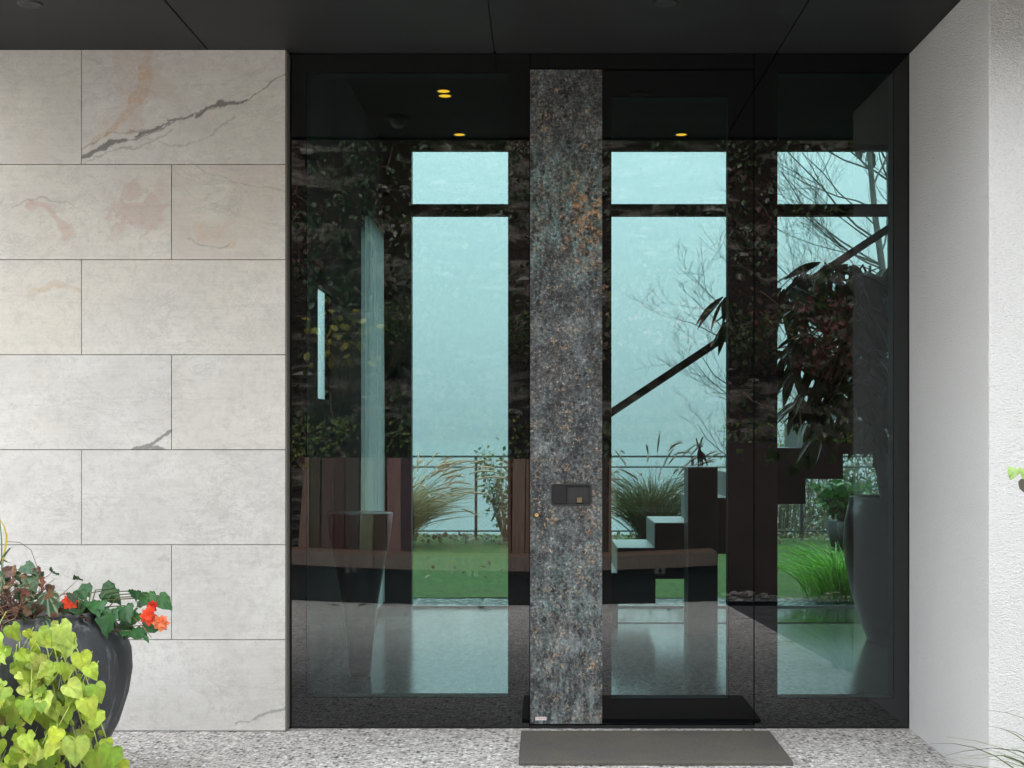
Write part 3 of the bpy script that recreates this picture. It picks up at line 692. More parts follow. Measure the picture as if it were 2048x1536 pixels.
rear_unit(m2 + .035, IX1 - .03, 'garden window behind the potted tree, bare branches beyond'); 
o = MB().box(IX0 - .2, fx(823), IY1, IY1 + .1, -.10, CH).build('rear_wall', MAT['dark_step']); tag(o, 'narrow dark wall strip left of the garden windows', 'wall')
o = MB().box(IX1 - .03, IX1, IY1 - .02, IY1 + .09, -.10, CH).build('window_jamb', MAT['black_frame']); tag(o, 'dark jamb at the end of the garden windows', 'jamb')
MAT['sill'] = m_plain('threshold_metal', (.42, .44, .44), .3, .5)
o = MB().box(fx(823), IX1 - .03, 4.19, 4.198, .001, .018).build('threshold_strip', MAT['sill']); tag(o, 'thin pale metal threshold line under the garden windows', 'threshold')
MAT['dark_gloss'] = m_plain('dark_gloss_glass', (.03, .04, .04), .06)
o = MB().box(.50, IX1 - .05, 3.37, 4.12, .001, .006).build('floor_glass_strip', MAT['dark_gloss']); tag(o, 'dark polished floor strip before the garden windows', 'floor strip')

# downlights inside; the farther of the close pair is added for a doubled glass image
for lx, ly, lab in [(-.64, 2.60, 'lit round ceiling lamp, nearer of the close pair in the left pane'), (-.64, 2.72, 'added ceiling lamp standing in for the doubled glass image of the nearer one in the left pane'), (-.616, 3.84, 'lit round ceiling lamp just above the left garden window'), (1.0, 3.84, 'lit round ceiling lamp above the stair'), (1.0, 2.60, 'lit round ceiling lamp hidden behind the door head')]:
    t = thing('ceiling_lamp', lab, 'lamp', (lx, ly, CH), 'round ceiling lamps in the hall')
    MB().lathe([(.0001, -.004), (.038, -.004)], 28, (lx, ly, CH)).build('lens', MAT['lamp'], t, True)
    MB().lathe([(.038, -.004), (.046, -.006), (.048, 0)], 28, (lx, ly, CH)).build('trim_ring', MAT['black_metal'], t, True)

# ------------------------------------------------------------------ glazed entrance
def ox(px): return (px - 1088) / 450
def oz(py): return EYE + (872 - py) / 450
FY0, FY1, GY0, GY1 = .018, .10, 0.0, .010
def framed(name, label, cat, px0, px1, py0, py1, hole, gmat, seal=.0025):
    x0, x1, z1, z0 = ox(px0), ox(px1), oz(py0), oz(py1)
    t = thing(name, label, cat, ((x0 + x1) / 2, .05, max(0, z0)))
    a0, a1, c0, c1 = x0 + seal, x1 - seal, z0 + .004, z1 - .002
    fr = MB(); frm = MAT['black_enamel_b'] if gmat is MAT['tinted_glass_b'] else MAT['black_enamel']
    if hole:
        e0, e1, d1, d0 = ox(hole[0]), ox(hole[1]), oz(hole[2]), oz(hole[3])
        V_ = [(a0, GY0, c0), (a1, GY0, c0), (a1, GY0, c1), (a0, GY0, c1), (e0, GY0, d0), (e1, GY0, d0), (e1, GY0, d1), (e0, GY0, d1)]
        V_ += [(x, GY1, z) for x, y, z in V_]
        F_ = [(k, (k + 1) % 4, 4 + (k + 1) % 4, 4 + k) for k in range(4)] + [(8 + (k + 1) % 4, 8 + k, 12 + k, 12 + (k + 1) % 4) for k in range(4)]
        fr.add(V_, F_)
        MB().add([(e0, GY0, d0), (e1, GY0, d0), (e1, GY0, d1), (e0, GY0, d1), (e0, GY1, d0), (e1, GY1, d0), (e1, GY1, d1), (e0, GY1, d1)], [(0, 1, 2, 3), (5, 4, 7, 6)]).build('glass_pane', gmat, t)
    else: fr.box(a0, a1, GY0, GY1, c0, c1)
    fr.build('enamel_border', frm, t)
    mb = MB()
    if hole:
        hx0, hx1, hz1, hz0 = ox(hole[0]), ox(hole[1]), oz(hole[2]), oz(hole[3])
        mb.box(x0, hx0, FY0, FY1, z0, z1); mb.box(hx1, x1, FY0, FY1, z0, z1); mb.box(hx0, hx1, FY0, FY1, z0, hz0); mb.box(hx0, hx1, FY0, FY1, hz1, z1)
    else: mb.box(x0, x1, FY0, FY1, z0, z1)
    mb.build('frame', MAT['black_frame'], t); return t
framed('fixed_window', 'tall fixed dark glass pane left of the metal strip', 'window', 580, 1060, 107.2, 1457, (612, 1016, 145, 1395), MAT['tinted_glass'])
framed('fixed_window', 'tall fixed dark glass pane between the door and the white wall', 'window', 1508, 1817.8, 107.2, 1457, (1555, 1788, 145, 1397), MAT['tinted_glass_b'])
framed('transom_panel', 'narrow dark glass head panel above the door', 'panel', 1060, 1508, 107.2, 140, None, MAT['tinted_glass'])
dr = framed('front_door', 'dark glass front door with a full-height patinated metal strip', 'door', 1060, 1508, 140.6, 1449, (1223, 1458, 193, 1398), MAT['tinted_glass'])
o = MB().box(ox(1060) + .002, ox(1508) - .002, -.006, .10, 0.003, oz(1450)).build('door_sill', MAT['black_metal']); tag(o, 'low dark metal sill under the door', 'sill')
# dark returns closing the shell behind the frame
mb = MB(); mb.box(-1.42, ox(580) - .01, .102, .43, 0, CH).box(XW - .02, IX1 + .25, .102, .14, 0, CH).box(ox(580), XW - .021, .103, .40, 3.003, CH)
o = mb.build('entrance_surround', MAT['black_frame']); tag(o, 'dark inner surround framing the glazed entrance', 'wall')
# metal strip with a pocket for the finger pull
sx0, sx1, sz0, sz1 = ox(1060.5), ox(1204), oz(1446.5), oz(141)
hx0, hx1, hz0, hz1 = ox(1103), ox(1182), oz(1010), oz(968.5)
ncol = 24
def rrect(x0, x1, z0, z1, r, n=6):
    pts = []
    for cx, cz, a0 in ((x1 - r, z1 - r, 0), (x0 + r, z1 - r, 90), (x0 + r, z0 + r, 180), (x1 - r, z0 + r, 270)):
        for k in range(n + 1):
            a = math.radians(a0 + 90 * k / n); pts.append((cx + r * math.cos(a), cz + r * math.sin(a)))
    return pts
inner = rrect(hx0, hx1, hz0, hz1, .012); n_ = len(inner)
V = [(sx1, -.013, sz1), (sx0, -.013, sz1), (sx0, -.013, sz0), (sx1, -.013, sz0)] + [(x, -.013, z) for x, z in inner] + [(x, .004, z) for x, z in inner]
F = []
q = (n_ // 4)
for c in range(4):
    seg = [4 + (c * q + k) for k in range(q)]
    for a, b in zip(seg, seg[1:]): F.append((c, a, b))
    F.append((c, seg[-1], 4 + ((c + 1) * q) % n_, (c + 1) % 4))
F += [(4 + k, 4 + n_ + k, 4 + n_ + (k + 1) % n_, 4 + (k + 1) % n_) for k in range(n_)]
b0 = len(V); V += [(sx1, -.001, sz1), (sx0, -.001, sz1), (sx0, -.001, sz0), (sx1, -.001, sz0)]
F += [(0, b0, b0 + 1, 1), (1, b0 + 1, b0 + 2, 2), (2, b0 + 2, b0 + 3, 3), (3, b0 + 3, b0, 0)]
# shift so the pattern coordinates start at the strip's own lower-left corner
strip = thing('x', '', '', (0, 0, 0)); DATA.objects.remove(strip)
me_o = mesh('metal_strip', [(x - sx0, y, z) for x, y, z in V], F, MAT['patina'], dr); me_o.location = Vector((sx0, 0, 0)) - dr.location
def part_under(o, par):            # re-parent keeping the place
    loc = o.location.copy() + dr.location; o.parent = par; o.location = loc - dr.location - par.location; return o
def sub(mbx, name, mat, **k):
    o = mbx.build(name, mat, None, **k); o.parent = me_o; o.location = -(dr.location + me_o.location); return o
pk = MB(); outer = rrect(hx0 - .003, hx1 + .003, hz0 - .003, hz1 + .003, .013); 
vv = [(x, -.015, z) for x, z in outer] + [(x, -.015, z) for x, z in inner2] if False else None
inn = rrect(hx0 + .004, hx1 - .004, hz0 + .004, hz1 - .004, .009); no = len(outer)
pk.add([(x, -.0155, z) for x, z in outer] + [(x, -.0155, z) for x, z in inn] + [(x, -.001, z) for x, z in inn],
       [(k, no + k, no + (k + 1) % no, (k + 1) % no) for k in range(no)] + [(no + k, 2 * no + k, 2 * no + (k + 1) % no, no + (k + 1) % no) for k in range(no)] + [tuple(range(2 * no, 3 * no))[::-1]])
sub(pk, 'handle_recess', MAT['rubber'])
sub(MB().box(hx0 + .005, ox(1132.5), -.0125, -.0015, hz0 + .006, hz1 - .006), 'finger_pull', MAT['black_metal'], bevel=.001)
MAT['dull_brass'] = m_plain('dull_brass', (.17, .14, .07), .5, .3)
sub(MB().box(ox(1154), ox(1164), -.012, -.0015, oz(1005), oz(995)), 'turn_knob', MAT['dull_brass'], bevel=.001)
lc = MB(); cx, cz = ox(1073.5), oz(1029.5)
def ringy(mbx, cx, cz, prof, n=28):
    vs_ = [(cx + r * math.cos(2 * PI * k / n), y, cz + r * math.sin(2 * PI * k / n)) for r, y in prof for k in range(n)]
    mbx.add(vs_, [(i * n + k, (i + 1) * n + k, (i + 1) * n + (k + 1) % n, i * n + (k + 1) % n) for i in range(len(prof) - 1) for k in range(n)]); return mbx
sub(ringy(MB(), cx, cz, [(.0135, -.013), (.0135, -.018), (.009, -.018), (.0085, -.015)]), 'lock_rosette', MAT['rubber'])
sub(ringy(MB(), cx, cz, [(.009, -.015), (.0085, -.0175), (.0001, -.0178)]), 'lock_cylinder', MAT['brass'])
sub(MB().box(cx - .0008, cx + .0008, -.0182, -.0176, cz, cz + .005), 'keyhole', MAT['rubber'])
sub(MB().box(ox(1070.5), ox(1093), -.0142, -.0132, oz(1439.2), oz(1432.5)), 'maker_label', MAT['sticker_white'])
fc = DATA.curves.new('label_lettering', 'FONT'); fc.body = 'KIBANI'; fc.size = .0135; fc.extrude = .0002; fc.align_x = 'CENTER'; fc.align_y = 'CENTER'; fc.space_character = 1.15
tmp = DATA.objects.new('tmp', fc); COL.objects.link(tmp); dg = bpy.context.evaluated_depsgraph_get()
tme = DATA.meshes.new_from_object(tmp.evaluated_get(dg)); DATA.objects.remove(tmp)
tme.materials.clear(); tme.materials.append(MAT['sticker_red'])
to = DATA.objects.new('label_lettering', tme); COL.objects.link(to); to.parent = me_o; to.rotation_euler = (PI / 2, 0, 0)
to.location = Vector((ox(1081.5), -.0148, oz(1435.6))) - dr.location - me_o.location

# door mat
dm = tag(MB().box(-.100, .983, -.68, -.12, .001, .018).build('door_mat', MAT['mat'], bevel=.004), 'dark grey rectangular door mat on the pebble paving', 'mat')

# ------------------------------------------------------------------ staircase, pedestal, ibex
st = thing('staircase', 'dark folded staircase rising to the right inside the hall', 'staircase', (1, 3.5, 0))
k92 = 9.2 / FPX; RUN = 75 * k92; RISE = 50 * k92; X0 = (1236 - 1088) * k92; Z0 = EYE + (872 - 1097) * k92
ya, yb = 3.2, 3.94
N0, N1 = -3, 14
prof_top = []
for i in range(N0, N1):
    zt = Z0 + i * RISE
    prof_top += [(X0 + i * RUN, zt - RISE), (X0 + i * RUN, zt)]
prof_top.append((X0 + N1 * RUN, Z0 + (N1 - 1) * RISE))
off = 111 * k92 - RISE * 0
prof_bot = []
for i in range(N0, N1):
    zb = Z0 + i * RISE - 111 * k92; 
    prof_bot += [(X0 + i * RUN, zb), (X0 + (i + 1) * RUN, zb)]
clip = lambda p: (min(p[0], IX1 - .01), max(p[1], .002))
poly = [clip(p) for p in prof_top] + [clip(p) for p in prof_bot[::-1]]
V = []; F = []
# side faces built tread by tread so every face is a clean quad
for i in range(N0, N1):
    xa, xb = X0 + i * RUN, min(X0 + (i + 1) * RUN, IX1 - .01)
    if xa >= IX1 - .02: break
    zt = Z0 + i * RISE; zb = max(.002, zt - 111 * k92)
    if zt < .05: continue
    b = len(V)
    V += [(xa, ya, zb), (xb, ya, zb), (xb, ya, zt), (xa, ya, zt), (xa, yb, zb), (xb, yb, zb), (xb, yb, zt), (xa, yb, zt)]
    F += [(b, b + 1, b + 2, b + 3), (b + 5, b + 4, b + 7, b + 6), (b, b + 4, b + 5, b + 1)]
    zl = max(.002, zt - RISE)
    c = len(V); V += [(xa, ya, zl), (xa, yb, zl)]; F += [(c, b + 3, b + 7, c + 1)]
    c = len(V); V += [(xb, ya, max(.002, zb)), (xb, ya, max(.002, zb + RISE)), (xb, yb, max(.002, zb + RISE)), (xb, yb, max(.002, zb))]; F += [(c, c + 1, c + 2, c + 3)]
mesh('flight', V, F, MAT['dark_step'], st)
for i in range(N0, N1):
    xa, xb = X0 + i * RUN, min(X0 + (i + 1) * RUN, IX1 - .01)
    if xa >= IX1 - .02 or Z0 + i * RISE < .05: continue
    MB().box(xa - .002, xb - .002, ya - .001, yb + .001, Z0 + i * RISE, Z0 + i * RISE + .005).build('tread', MAT['lit_top'], st)
    zl = max(.002, Z0 + (i - 1) * RISE) + .006
    MB().box(xa - .006, xa - .0005, ya + .001, yb - .001, zl, Z0 + i * RISE).build('riser', MAT['riser'], st)
hp0 = Vector(((1223 - 1088) * k92 - .22, ya + .04, EYE + 47 * k92 - .22 * .664)); hp1 = Vector((IX1 - .05, ya + .04, 0)); hp1.z = hp0.z + (hp1.x - hp0.x) * .664
hr = thing('tmp', '', '', (0, 0, 0)); DATA.objects.remove(hr)
dv = (hp1 - hp0).normalized(); nv = Vector((-dv.z, 0, dv.x)) * .026
V = []
for p in (hp0, hp1):
    for yy in (-.02, .02): V += [p - nv + Vector((0, yy, 0)), p + nv + Vector((0, yy, 0))]
mesh('handrail', V, [(0, 1, 5, 4), (2, 6, 7, 3), (0, 4, 6, 2), (1, 3, 7, 5), (0, 2, 3, 1), (4, 5, 7, 6)], MAT['dark_step'], st)

pd, ps = 8.8, 8.8 / FPX
pe = thing('pedestal', 'dark square plinth carrying the ibex figurine beside the stairs', 'pedestal', ((1405 - 1088) * ps, 3.0, 0))
px0, px1, pz = (1376 - 1088) * ps, (1435.5 - 1088) * ps, EYE - 62 * ps
MB().box(px0, px1, 2.8, 3.05, .001, pz - .008).build('shaft', MAT['dark_step'], pe, bevel=.002)
MB().box(px0 - .001, px1 + .001, 2.799, 3.051, pz - .0075, pz).build('top_plate', MAT['lit_top'], pe)

def ibex():
    root = thing('ibex_figurine', 'small dark bronze ibex with long curved horns on the plinth', 'figurine', ((1406 - 1088) * ps, 2.9, pz))
    u = 1 / 19.2 * ps                       # one zoomed photo pixel in metres
    def q(zx, zy, y=0.0): return ((zx - 690) * u, y, (1385 - zy) * u)
    verts = []; edges = []; rads = []
    def chain(pts, start=None):
        prev = start
        for (p, r) in pts:
            verts.append(p); rads.append(r * u * 1.35); i = len(verts) - 1
            if prev is not None: edges.append((prev, i))
            prev = i
        return prev
    # chest first (root), three-quarter view: the body runs back to the right
    chain([(q(610, 930, -.035), (100, 120))[0:1][0:1] and (q(610, 930, -.035), 105)])
    c = 0
    mid = chain([(q(700, 950, .0), 92)], c)
    rump = chain([(q(780, 930, .05), 98)], mid)
    neck = chain([(q(600, 800, -.045), 62), (q(590, 700, -.055), 42), (q(585, 640, -.06), 38)], c)
    head = chain([(q(582, 580, -.07), 48)], neck)
    chain([(q(582, 605, -.088), 34), (q(583, 640, -.103), 24)], head)
    for s, pts in ((-1, [(525, 530, 26), (505, 440, 23), (485, 350, 21), (490, 280, 17)]), (1, [(622, 520, 28), (648, 420, 25), (690, 310, 23), (735, 250, 18), (790, 236, 9)])):
        chain([(q(x, z, -.06 + .012 * i), r) for i, (x, z, r) in enumerate(pts)], head)
    chain([(q(505, 595, -.06), 16), (q(470, 580, -.055), 15), (q(440, 560, -.05), 6)], head)
    chain([(q(655, 595, -.06), 16), (q(700, 585, -.055), 17), (q(742, 560, -.05), 6)], head)
    chain([(q(555, 1050, -.045), 45), (q(552, 1150, -.045), 28), (q(545, 1260, -.045), 20), (q(540, 1350, -.045), 20), (q(522, 1378, -.055), 20)], c)
    chain([(q(690, 1060, -.02), 40), (q(712, 1160, -.02), 30), (q(725, 1260, -.02), 22), (q(728, 1375, -.025), 22)], mid)
    chain([(q(820, 1040, .06), 62), (q(890, 1110, .06), 34), (q(925, 1190, .065), 22), (q(965, 1290, .06), 20), (q(962, 1375, .055), 20)], rump)
    chain([(q(740, 1060, .07), 48), (q(700, 1150, .07), 28), (q(705, 1240, .075), 20), (q(680, 1375, .07), 18)], rump)
    chain([(q(830, 870, .085), 20), (q(850, 900, .095), 12)], rump)
    me = DATA.meshes.new('ibex_body'); me.from_pydata(verts, edges, []); me.materials.append(MAT['bronze'])
    o = DATA.objects.new('ibex_body', me); COL.objects.link(o); o.parent = root
    sk = o.modifiers.new('skin', 'SKIN'); sk.use_smooth_shade = True
    for i, r in enumerate(rads): me.skin_vertices[0].data[i].radius = (r, r)
    me.skin_vertices[0].data[0].use_root = True
    su = o.modifiers.new('sub', 'SUBSURF'); su.levels = 2; su.render_levels = 2
ibex()

# ------------------------------------------------------------------ vases inside
def vase(cx, cy_, prof, label, n=56):
    o = MB().lathe(prof, n, (cx, cy_, 0)).build('tall_vase', MAT['vase'], None, True); tag(o, label, 'vase', None); return o
MAT['vase'] = mottled('vase', (.020, .021, .023), (.034, .035, .038), 2, .3, 0, .05, 30, .002)
kk = 8.6 / FPX
VX = (1806 - 1088) * kk; VY = 2.6
pr = [(.0001, .002)] + [(w_ * kk, max(.002, EYE + (872 - py) * kk)) for w_, py in ((70, 1280), (82, 1250), (103, 1180), (113, 1130), (117, 1085), (114, 1040), (104, 995))] + [(98 * kk, EYE - 121 * kk), (90 * kk, EYE - 140 * kk), (.0001, EYE - 142 * kk)]
vase(VX, VY, pr, 'large dark swelling vase holding the indoor tree')
pr = [(.0001, .002), (.055, .002), (.060, .02), (.075, .20), (.10, .42), (.135, .62), (.163, .76), (.178, .882), (.174, .886), (.165, .880), (.15, .80), (.0001, .78)]
k73 = 7.3 / FPX
o = MB().lathe([(.0001, .885), (.170, .885), (.165, .80)], 40, ((720 - 1088) * k73, 1.3, 0)).build('lit_vase_top', MAT['lit_top'], None, True); tag(o, 'added pale disc standing in for the lit mouth of the tapering bowl vase', 'lit_disc')  # added disc, its pale colour paints the light on the vase top
vase((720 - 1088) * k73, 1.3, [(r, z) for r, z in pr], 'dark tapering bowl vase by the side wall behind the left pane')

# ------------------------------------------------------------------ indoor tree in the vase
TL = tpl_long(.115, .16, .2)
def indoor_tree():
    t = thing('indoor_tree', 'indoor tree with long drooping dark leaves growing from the large vase', 'plant', (VX, VY, .88))
    mb = MB(); items = []
    def pp(px, py, dy=0): v = P(px, py, 8.6 + dy); return v
    trunk = [pp(1778, 1000), pp(1768, 950), pp(1755, 890), pp(1752, 800), pp(1745, 700), pp(1748, 620), pp(1740, 560)]
    mb.tube(trunk, [.055, .05, .045, .04, .032, .025, .018], 8)
    ends = []
    def spray(c, n, rad, size=.20):
        for k in range(n):
            a = 2 * PI * k / n + random.uniform(-.4, .4); d = Vector((math.cos(a), math.sin(a), random.uniform(-1.0, .1)))
            d.normalize(); p = c + d * rad * .15
            items.append((p, d + Vector((0, 0, -.35)), Vector((0, 0, 1)) + rv(.3), size * random.uniform(.75, 1.2), jit(mixc((.018, .036, .018), (.04, .07, .025), random.random()), .3)))
    for i in range(92):
        tt = random.random()
        px = random.gauss(1690, 95); py = random.uniform(545, 850); 
        if px < 1560: px = 1560 + random.uniform(0, 60)
        if py > 760 and px < 1610: continue
        c = pp(min(px, 1900), py, random.uniform(-.55, .5)); ends.append(c)
        b = trunk[random.randint(3, 6)]
        if i % 2 == 0:
            m_ = (b + c) / 2 + Vector((0, 0, .08)); mb.tube([b, m_, c], [.010, .007, .004], 5)
        spray(c, random.randint(7, 9), .2, random.uniform(.19, .25))
    for (x, y) in [(1455, 590), (1462, 640), (1475, 600), (1500, 560), (1520, 610), (1540, 700), (1600, 545), (1650, 525), (1700, 530), (1775, 535), (1640, 860), (1600, 800), (1775, 870), (1660, 760), (1690, 680), (1720, 640), (1680, 600), (1770, 600), (1740, 700), (1770, 780), (1700, 800)]:
        c = pp(x, y, random.uniform(-.3, .2)); spray(c, 9, .2, .23); b = trunk[4]; mb.tube([b, (b + c) / 2 + Vector((0, 0, .07)), c], [.011, .008, .004], 5)
    mb.build('trunk', MAT['bark'], t, True)
    leafmesh('foliage', TL, items, MAT['leaf_dark'], t)
indoor_tree()

# ------------------------------------------------------------------ garden: railing, grasses, shrubs, bare tree
rl = thing('railing', 'thin dark garden railing with wire mesh beyond the lawn', 'railing', (0, 11.0, 0)); RY = 11.05; k17 = 17.05 / FPX
for py, r in ((913, .014), (934, .011), (1062, .011)): 
    z = EYE + (872 - py) * k17; MB().tube([(-20, RY, z), (20, RY, z)], r, 6).build('rail', MAT['rail_metal'], rl)
for px in (952 - 880, 952 - 440, 952, 1385, 1603, 1783, 2200, 2640, -370):
    x = (px - 1088) * k17; MB().box(x - .018, x + .018, RY - .015, RY + .015, -.05, 1.05).build('post', MAT['rail_metal'], rl)
mb = MB(); ax = -3.2
for s in (-1, 1):
    x = -4.0
    while x < 6.5:
        mb.tube([(x, RY + .02, .08), (x + s * .86, RY + .02, .94)], .0011, 3, cap=False); x += .06
mb.build('wire_mesh', MAT['rail_metal'], rl)

def grass_clump(name, label, base, n, h, spread, lean=(0, 0), wd=.006, c1=(.1, .2, .03), c2=(.2, .3, .05), droop=.6, plumes=0, pc=(.35, .27, .17), mat='leaf', up=.9, parent_group=None, stems_h=1.0, base_r=.12):
    base = Vector(base); t = thing(name, label, 'ornamental grass', base, parent_group); mb = MB(); pm = MB()
    for i in range(n + plumes):
        isp = i >= n
        a = random.uniform(0, 2 * PI); s = random.random() ** .6 * spread; hh = h * random.uniform(.55, 1.05) * (stems_h if isp else 1)
        dr_ = Vector((math.cos(a) * s + lean[0] * hh, math.sin(a) * s + lean[1] * hh, 0)); b = base + Vector((math.cos(a) * spread * base_r, math.sin(a) * spread * base_r, 0)) * random.random()
        pts = []; m_ = 8 if not isp else 9
        for k in range(m_ + 1):
            u = k / m_; z = hh * (1.35 * u - droop * u * u * (1.0 if not isp else .7)) * up
            pts.append(b + dr_ * (u ** 1.7) + Vector((0, 0, z)))
        wob = rv(.10 * h); wob.z *= .5; w2 = rv(.05 * h)
        pts = [q_ + wob * (k / m_) ** 2 + w2 * math.sin(k / m_ * PI) for k, q_ in enumerate(pts)]
        side = (pts[-1] - pts[0]).cross(rv()).normalized()
        ww_ = wd * (.6 if isp else 1) * random.uniform(.7, 1.2)
        mb.ribbon(pts, [ww_ * (1 - (k / m_) ** 2 * .85) for k in range(m_ + 1)], side, jit(mixc(c1, c2, random.random()), .2))
        if isp:
            e = pts[-1]; d = (pts[-1] - pts[-2]).normalized(); L_ = random.uniform(.18, .30) * (h / .9)
            pp_ = [e + d * L_ * u + Vector((0, 0, -L_ * .25 * u * u)) for u in (0, .25, .5, .75, 1)]
            pm.tube(pp_, [.003, .010, .012, .008, .002], 5, jit(pc, .25))
            for kk_ in range(34):
                u = random.random(); q0 = e + d * L_ * u + Vector((0, 0, -L_ * .25 * u * u)); dd = (d * .7 + rv(.5)).normalized(); pm.ribbon([q0, q0 + dd * .035], [.005, .001], Vector((1, 0, 0)), jit(pc, .3))
    mb.build('blades', MAT[mat], t, True)
    if plumes: pm.build('plumes', MAT['plume'], t, True)
    return t
grass_clump('fountain_grass', 'tan plumed fountain grass leaning right before the railing in the left pane', ((800 - 1088) * 16.2 / FPX, 10.2, 0), 950, 1.0, .80, (.14, 0), .012, (.20, .16, .07), (.36, .30, .16), .6, 110, (.62, .46, .33), stems_h=1.12)
grass_clump('fountain_grass', 'green-brown plumed fountain grass rising above the lower stair treads', ((1300 - 1088) * 16 / FPX, 10.0, 0), 1100, 1.1, .85, (.0, 0), .012, (.06, .075, .03), (.15, .14, .06), .55, 60, (.30, .22, .18), stems_h=1.12)
grass_clump('green_grass', 'bright green grass tuft beside the large vase', ((1690 - 1088) * 10.8 / FPX, 4.86, 0), 620, .60, .42, (-.10, -.1), .012, (.10, .30, .03), (.30, .62, .09), .62, base_r=.8)
grass_clump('sedge_grass', 'loose sedge tuft beside the white wall, mirrored in the right pane', (1.93, -2.35, -.05), 210, .42, .46, (-.1, 0), .006, (.06, .10, .04), (.22, .26, .10), .75, 10, (.3, .25, .18))
grass_clump('sedge_grass', 'fine sedge tuft at the right edge below the white wall', (1.78, -1.72, -.04), 170, .62, .50, (-.1, .05), .006, (.07, .10, .04), (.24, .28, .12), .8, base_r=.25)

def shrub(name, label, base, n, h, spread, leafc, lsize=.05, per=16, group=None, stem_r=.006, cat='shrub', mat='leaf', lean=0, lowleaf=.25):
    base = Vector(base); t = thing(name, label, cat, base, group); mb = MB(); items = []
    for i in range(n):
        a = random.uniform(0, 2 * PI); s = random.random() ** .5 * spread; hh = h * random.uniform(.6, 1.05)
        e = base + Vector((math.cos(a) * s + lean * hh, math.sin(a) * s, hh)); b = base + Vector((math.cos(a), math.sin(a), 0)) * spread * .1
        m_ = (b + e) / 2 + rv(.08 * h) + Vector((0, 0, .1 * h)); pts = []
        for k in range(7):
            u = k / 6; pts.append(b * (1 - u) ** 2 + m_ * 2 * u * (1 - u) + e * u * u)
        mb.tube(pts, [stem_r * (1 - .8 * k / 6) for k in range(7)], 4)
        for k in range(per):
            u = lowleaf + (1 - lowleaf) * random.random(); p = b * (1 - u) ** 2 + m_ * 2 * u * (1 - u) + e * u * u
            d = rv(1); d.z -= .3; q0 = p + d.normalized() * random.uniform(.01, .1) * h
            if k % 3 == 0: mb.tube([p, q0], stem_r * .3, 3)
            items.append((q0, d, rv(1) + Vector((0, 0, .6)), lsize * random.uniform(.6, 1.3), jit(random.choice(leafc), .3)))
    mb.build('stems', MAT['twig'], t, True); leafmesh('foliage', TQ, items, MAT[mat], t)
    return t
shrub('climbing_shrub', 'leafy shrub at the railing on the right side of the left pane', ((1015 - 1088) * 16.6 / FPX, 10.6, 0), 34, 1.15, .42, [(.06, .10, .03), (.16, .18, .05)], .055, 22)
shrub('pale_shrub', 'light yellow-green shrub beyond the railing behind the plinth', ((1545 - 1088) * 19 / FPX, 13, -1.2), 60, 3.3, .75, [(.26, .33, .14), (.36, .42, .18)], .05, 22, stem_r=.012)
for i, (px, d, h_, lab) in enumerate([(1600, 24, 2.6, 'fog-veiled bush beyond the railing left of the potted tree'), (1690, 26, 3.1, 'fog-veiled bush beyond the railing behind the potted tree'), (1800, 27, 3.0, 'fog-veiled bush beyond the railing behind the large vase'), (1890, 25, 2.9, 'fog-veiled bush beyond the railing toward the end wall')]):
    shrub('garden_bush', lab, ((px - 1088) * d / FPX, d - 6, -2.6), 50, h_ + 1.0, 1.3, [(.10, .13, .06), (.17, .19, .09)], .10, 34, 'bushes beyond the railing', .018)
shrub('potted_palm', 'dark leafy pot plant at the foot of the railing', ((1690 - 1088) * 15.8 / FPX, 9.8, .25), 26, .55, .35, [(.03, .09, .03), (.06, .16, .04)], .11, 12)
o = MB().lathe([(.0001, 0), (.16, 0), (.22, .3), (.20, .31), (.0001, .28)], 24, ((1690 - 1088) * 15.8 / FPX, 9.8, 0)).build('garden_pot', MAT['pot'], None, True); tag(o, 'dark round pot at the foot of the railing', 'pot')
# leaves on the lawn
items = [((random.uniform(-2, 6), random.uniform(6, 11.3), .03), rv(), Vector((0, 0, 1)) + rv(.25), random.uniform(.03, .06), jit((.16, .08, .045), .4)) for _ in range(170)]
items += [((random.uniform(-3, 6), random.uniform(10.4, 11.3), .04), rv(), Vector((0, 0, 1)) + rv(.4), random.uniform(.04, .08), jit((.16, .12, .07), .5)) for _ in range(1300)]
tag(leafmesh('lawn_leaves', TQ, items, MAT['leaf']), kind='stuff')
# leaves on the terrace (seen mirrored)
LL = ['first', 'second', 'third', 'fourth', 'fifth', 'sixth', 'seventh', 'eighth']
for k, (x, y) in enumerate([(RF(680, 1221, 12.3).x, -6.05), (RF(722, 1221, 12.3).x, -6.0), (RF(818, 1240, 11.6).x, -5.3), (RF(918, 1230, 12).x, -5.6), (RF(955, 1232, 12).x, -5.5), (RF(985, 1228, 12).x, -5.7), (RF(1335, 1210, 12).x, -5.8), (RF(1392, 1215, 12).x, -5.9)]):
    its = [((x + random.uniform(-.05, .05), y, zpave(y) + .02), rv(), Vector((0, 0, 1)) + rv(.3), random.uniform(.07, .11), jit((.14, .08, .05), .3)) for _ in range(2)]
    tag(leafmesh('fallen_leaf', TQ, its[:1], MAT['leaf']), LL[k] + ' from the left of the brown leaves lying on the terrace before the bench', 'leaf', 'fallen leaves on the terrace')

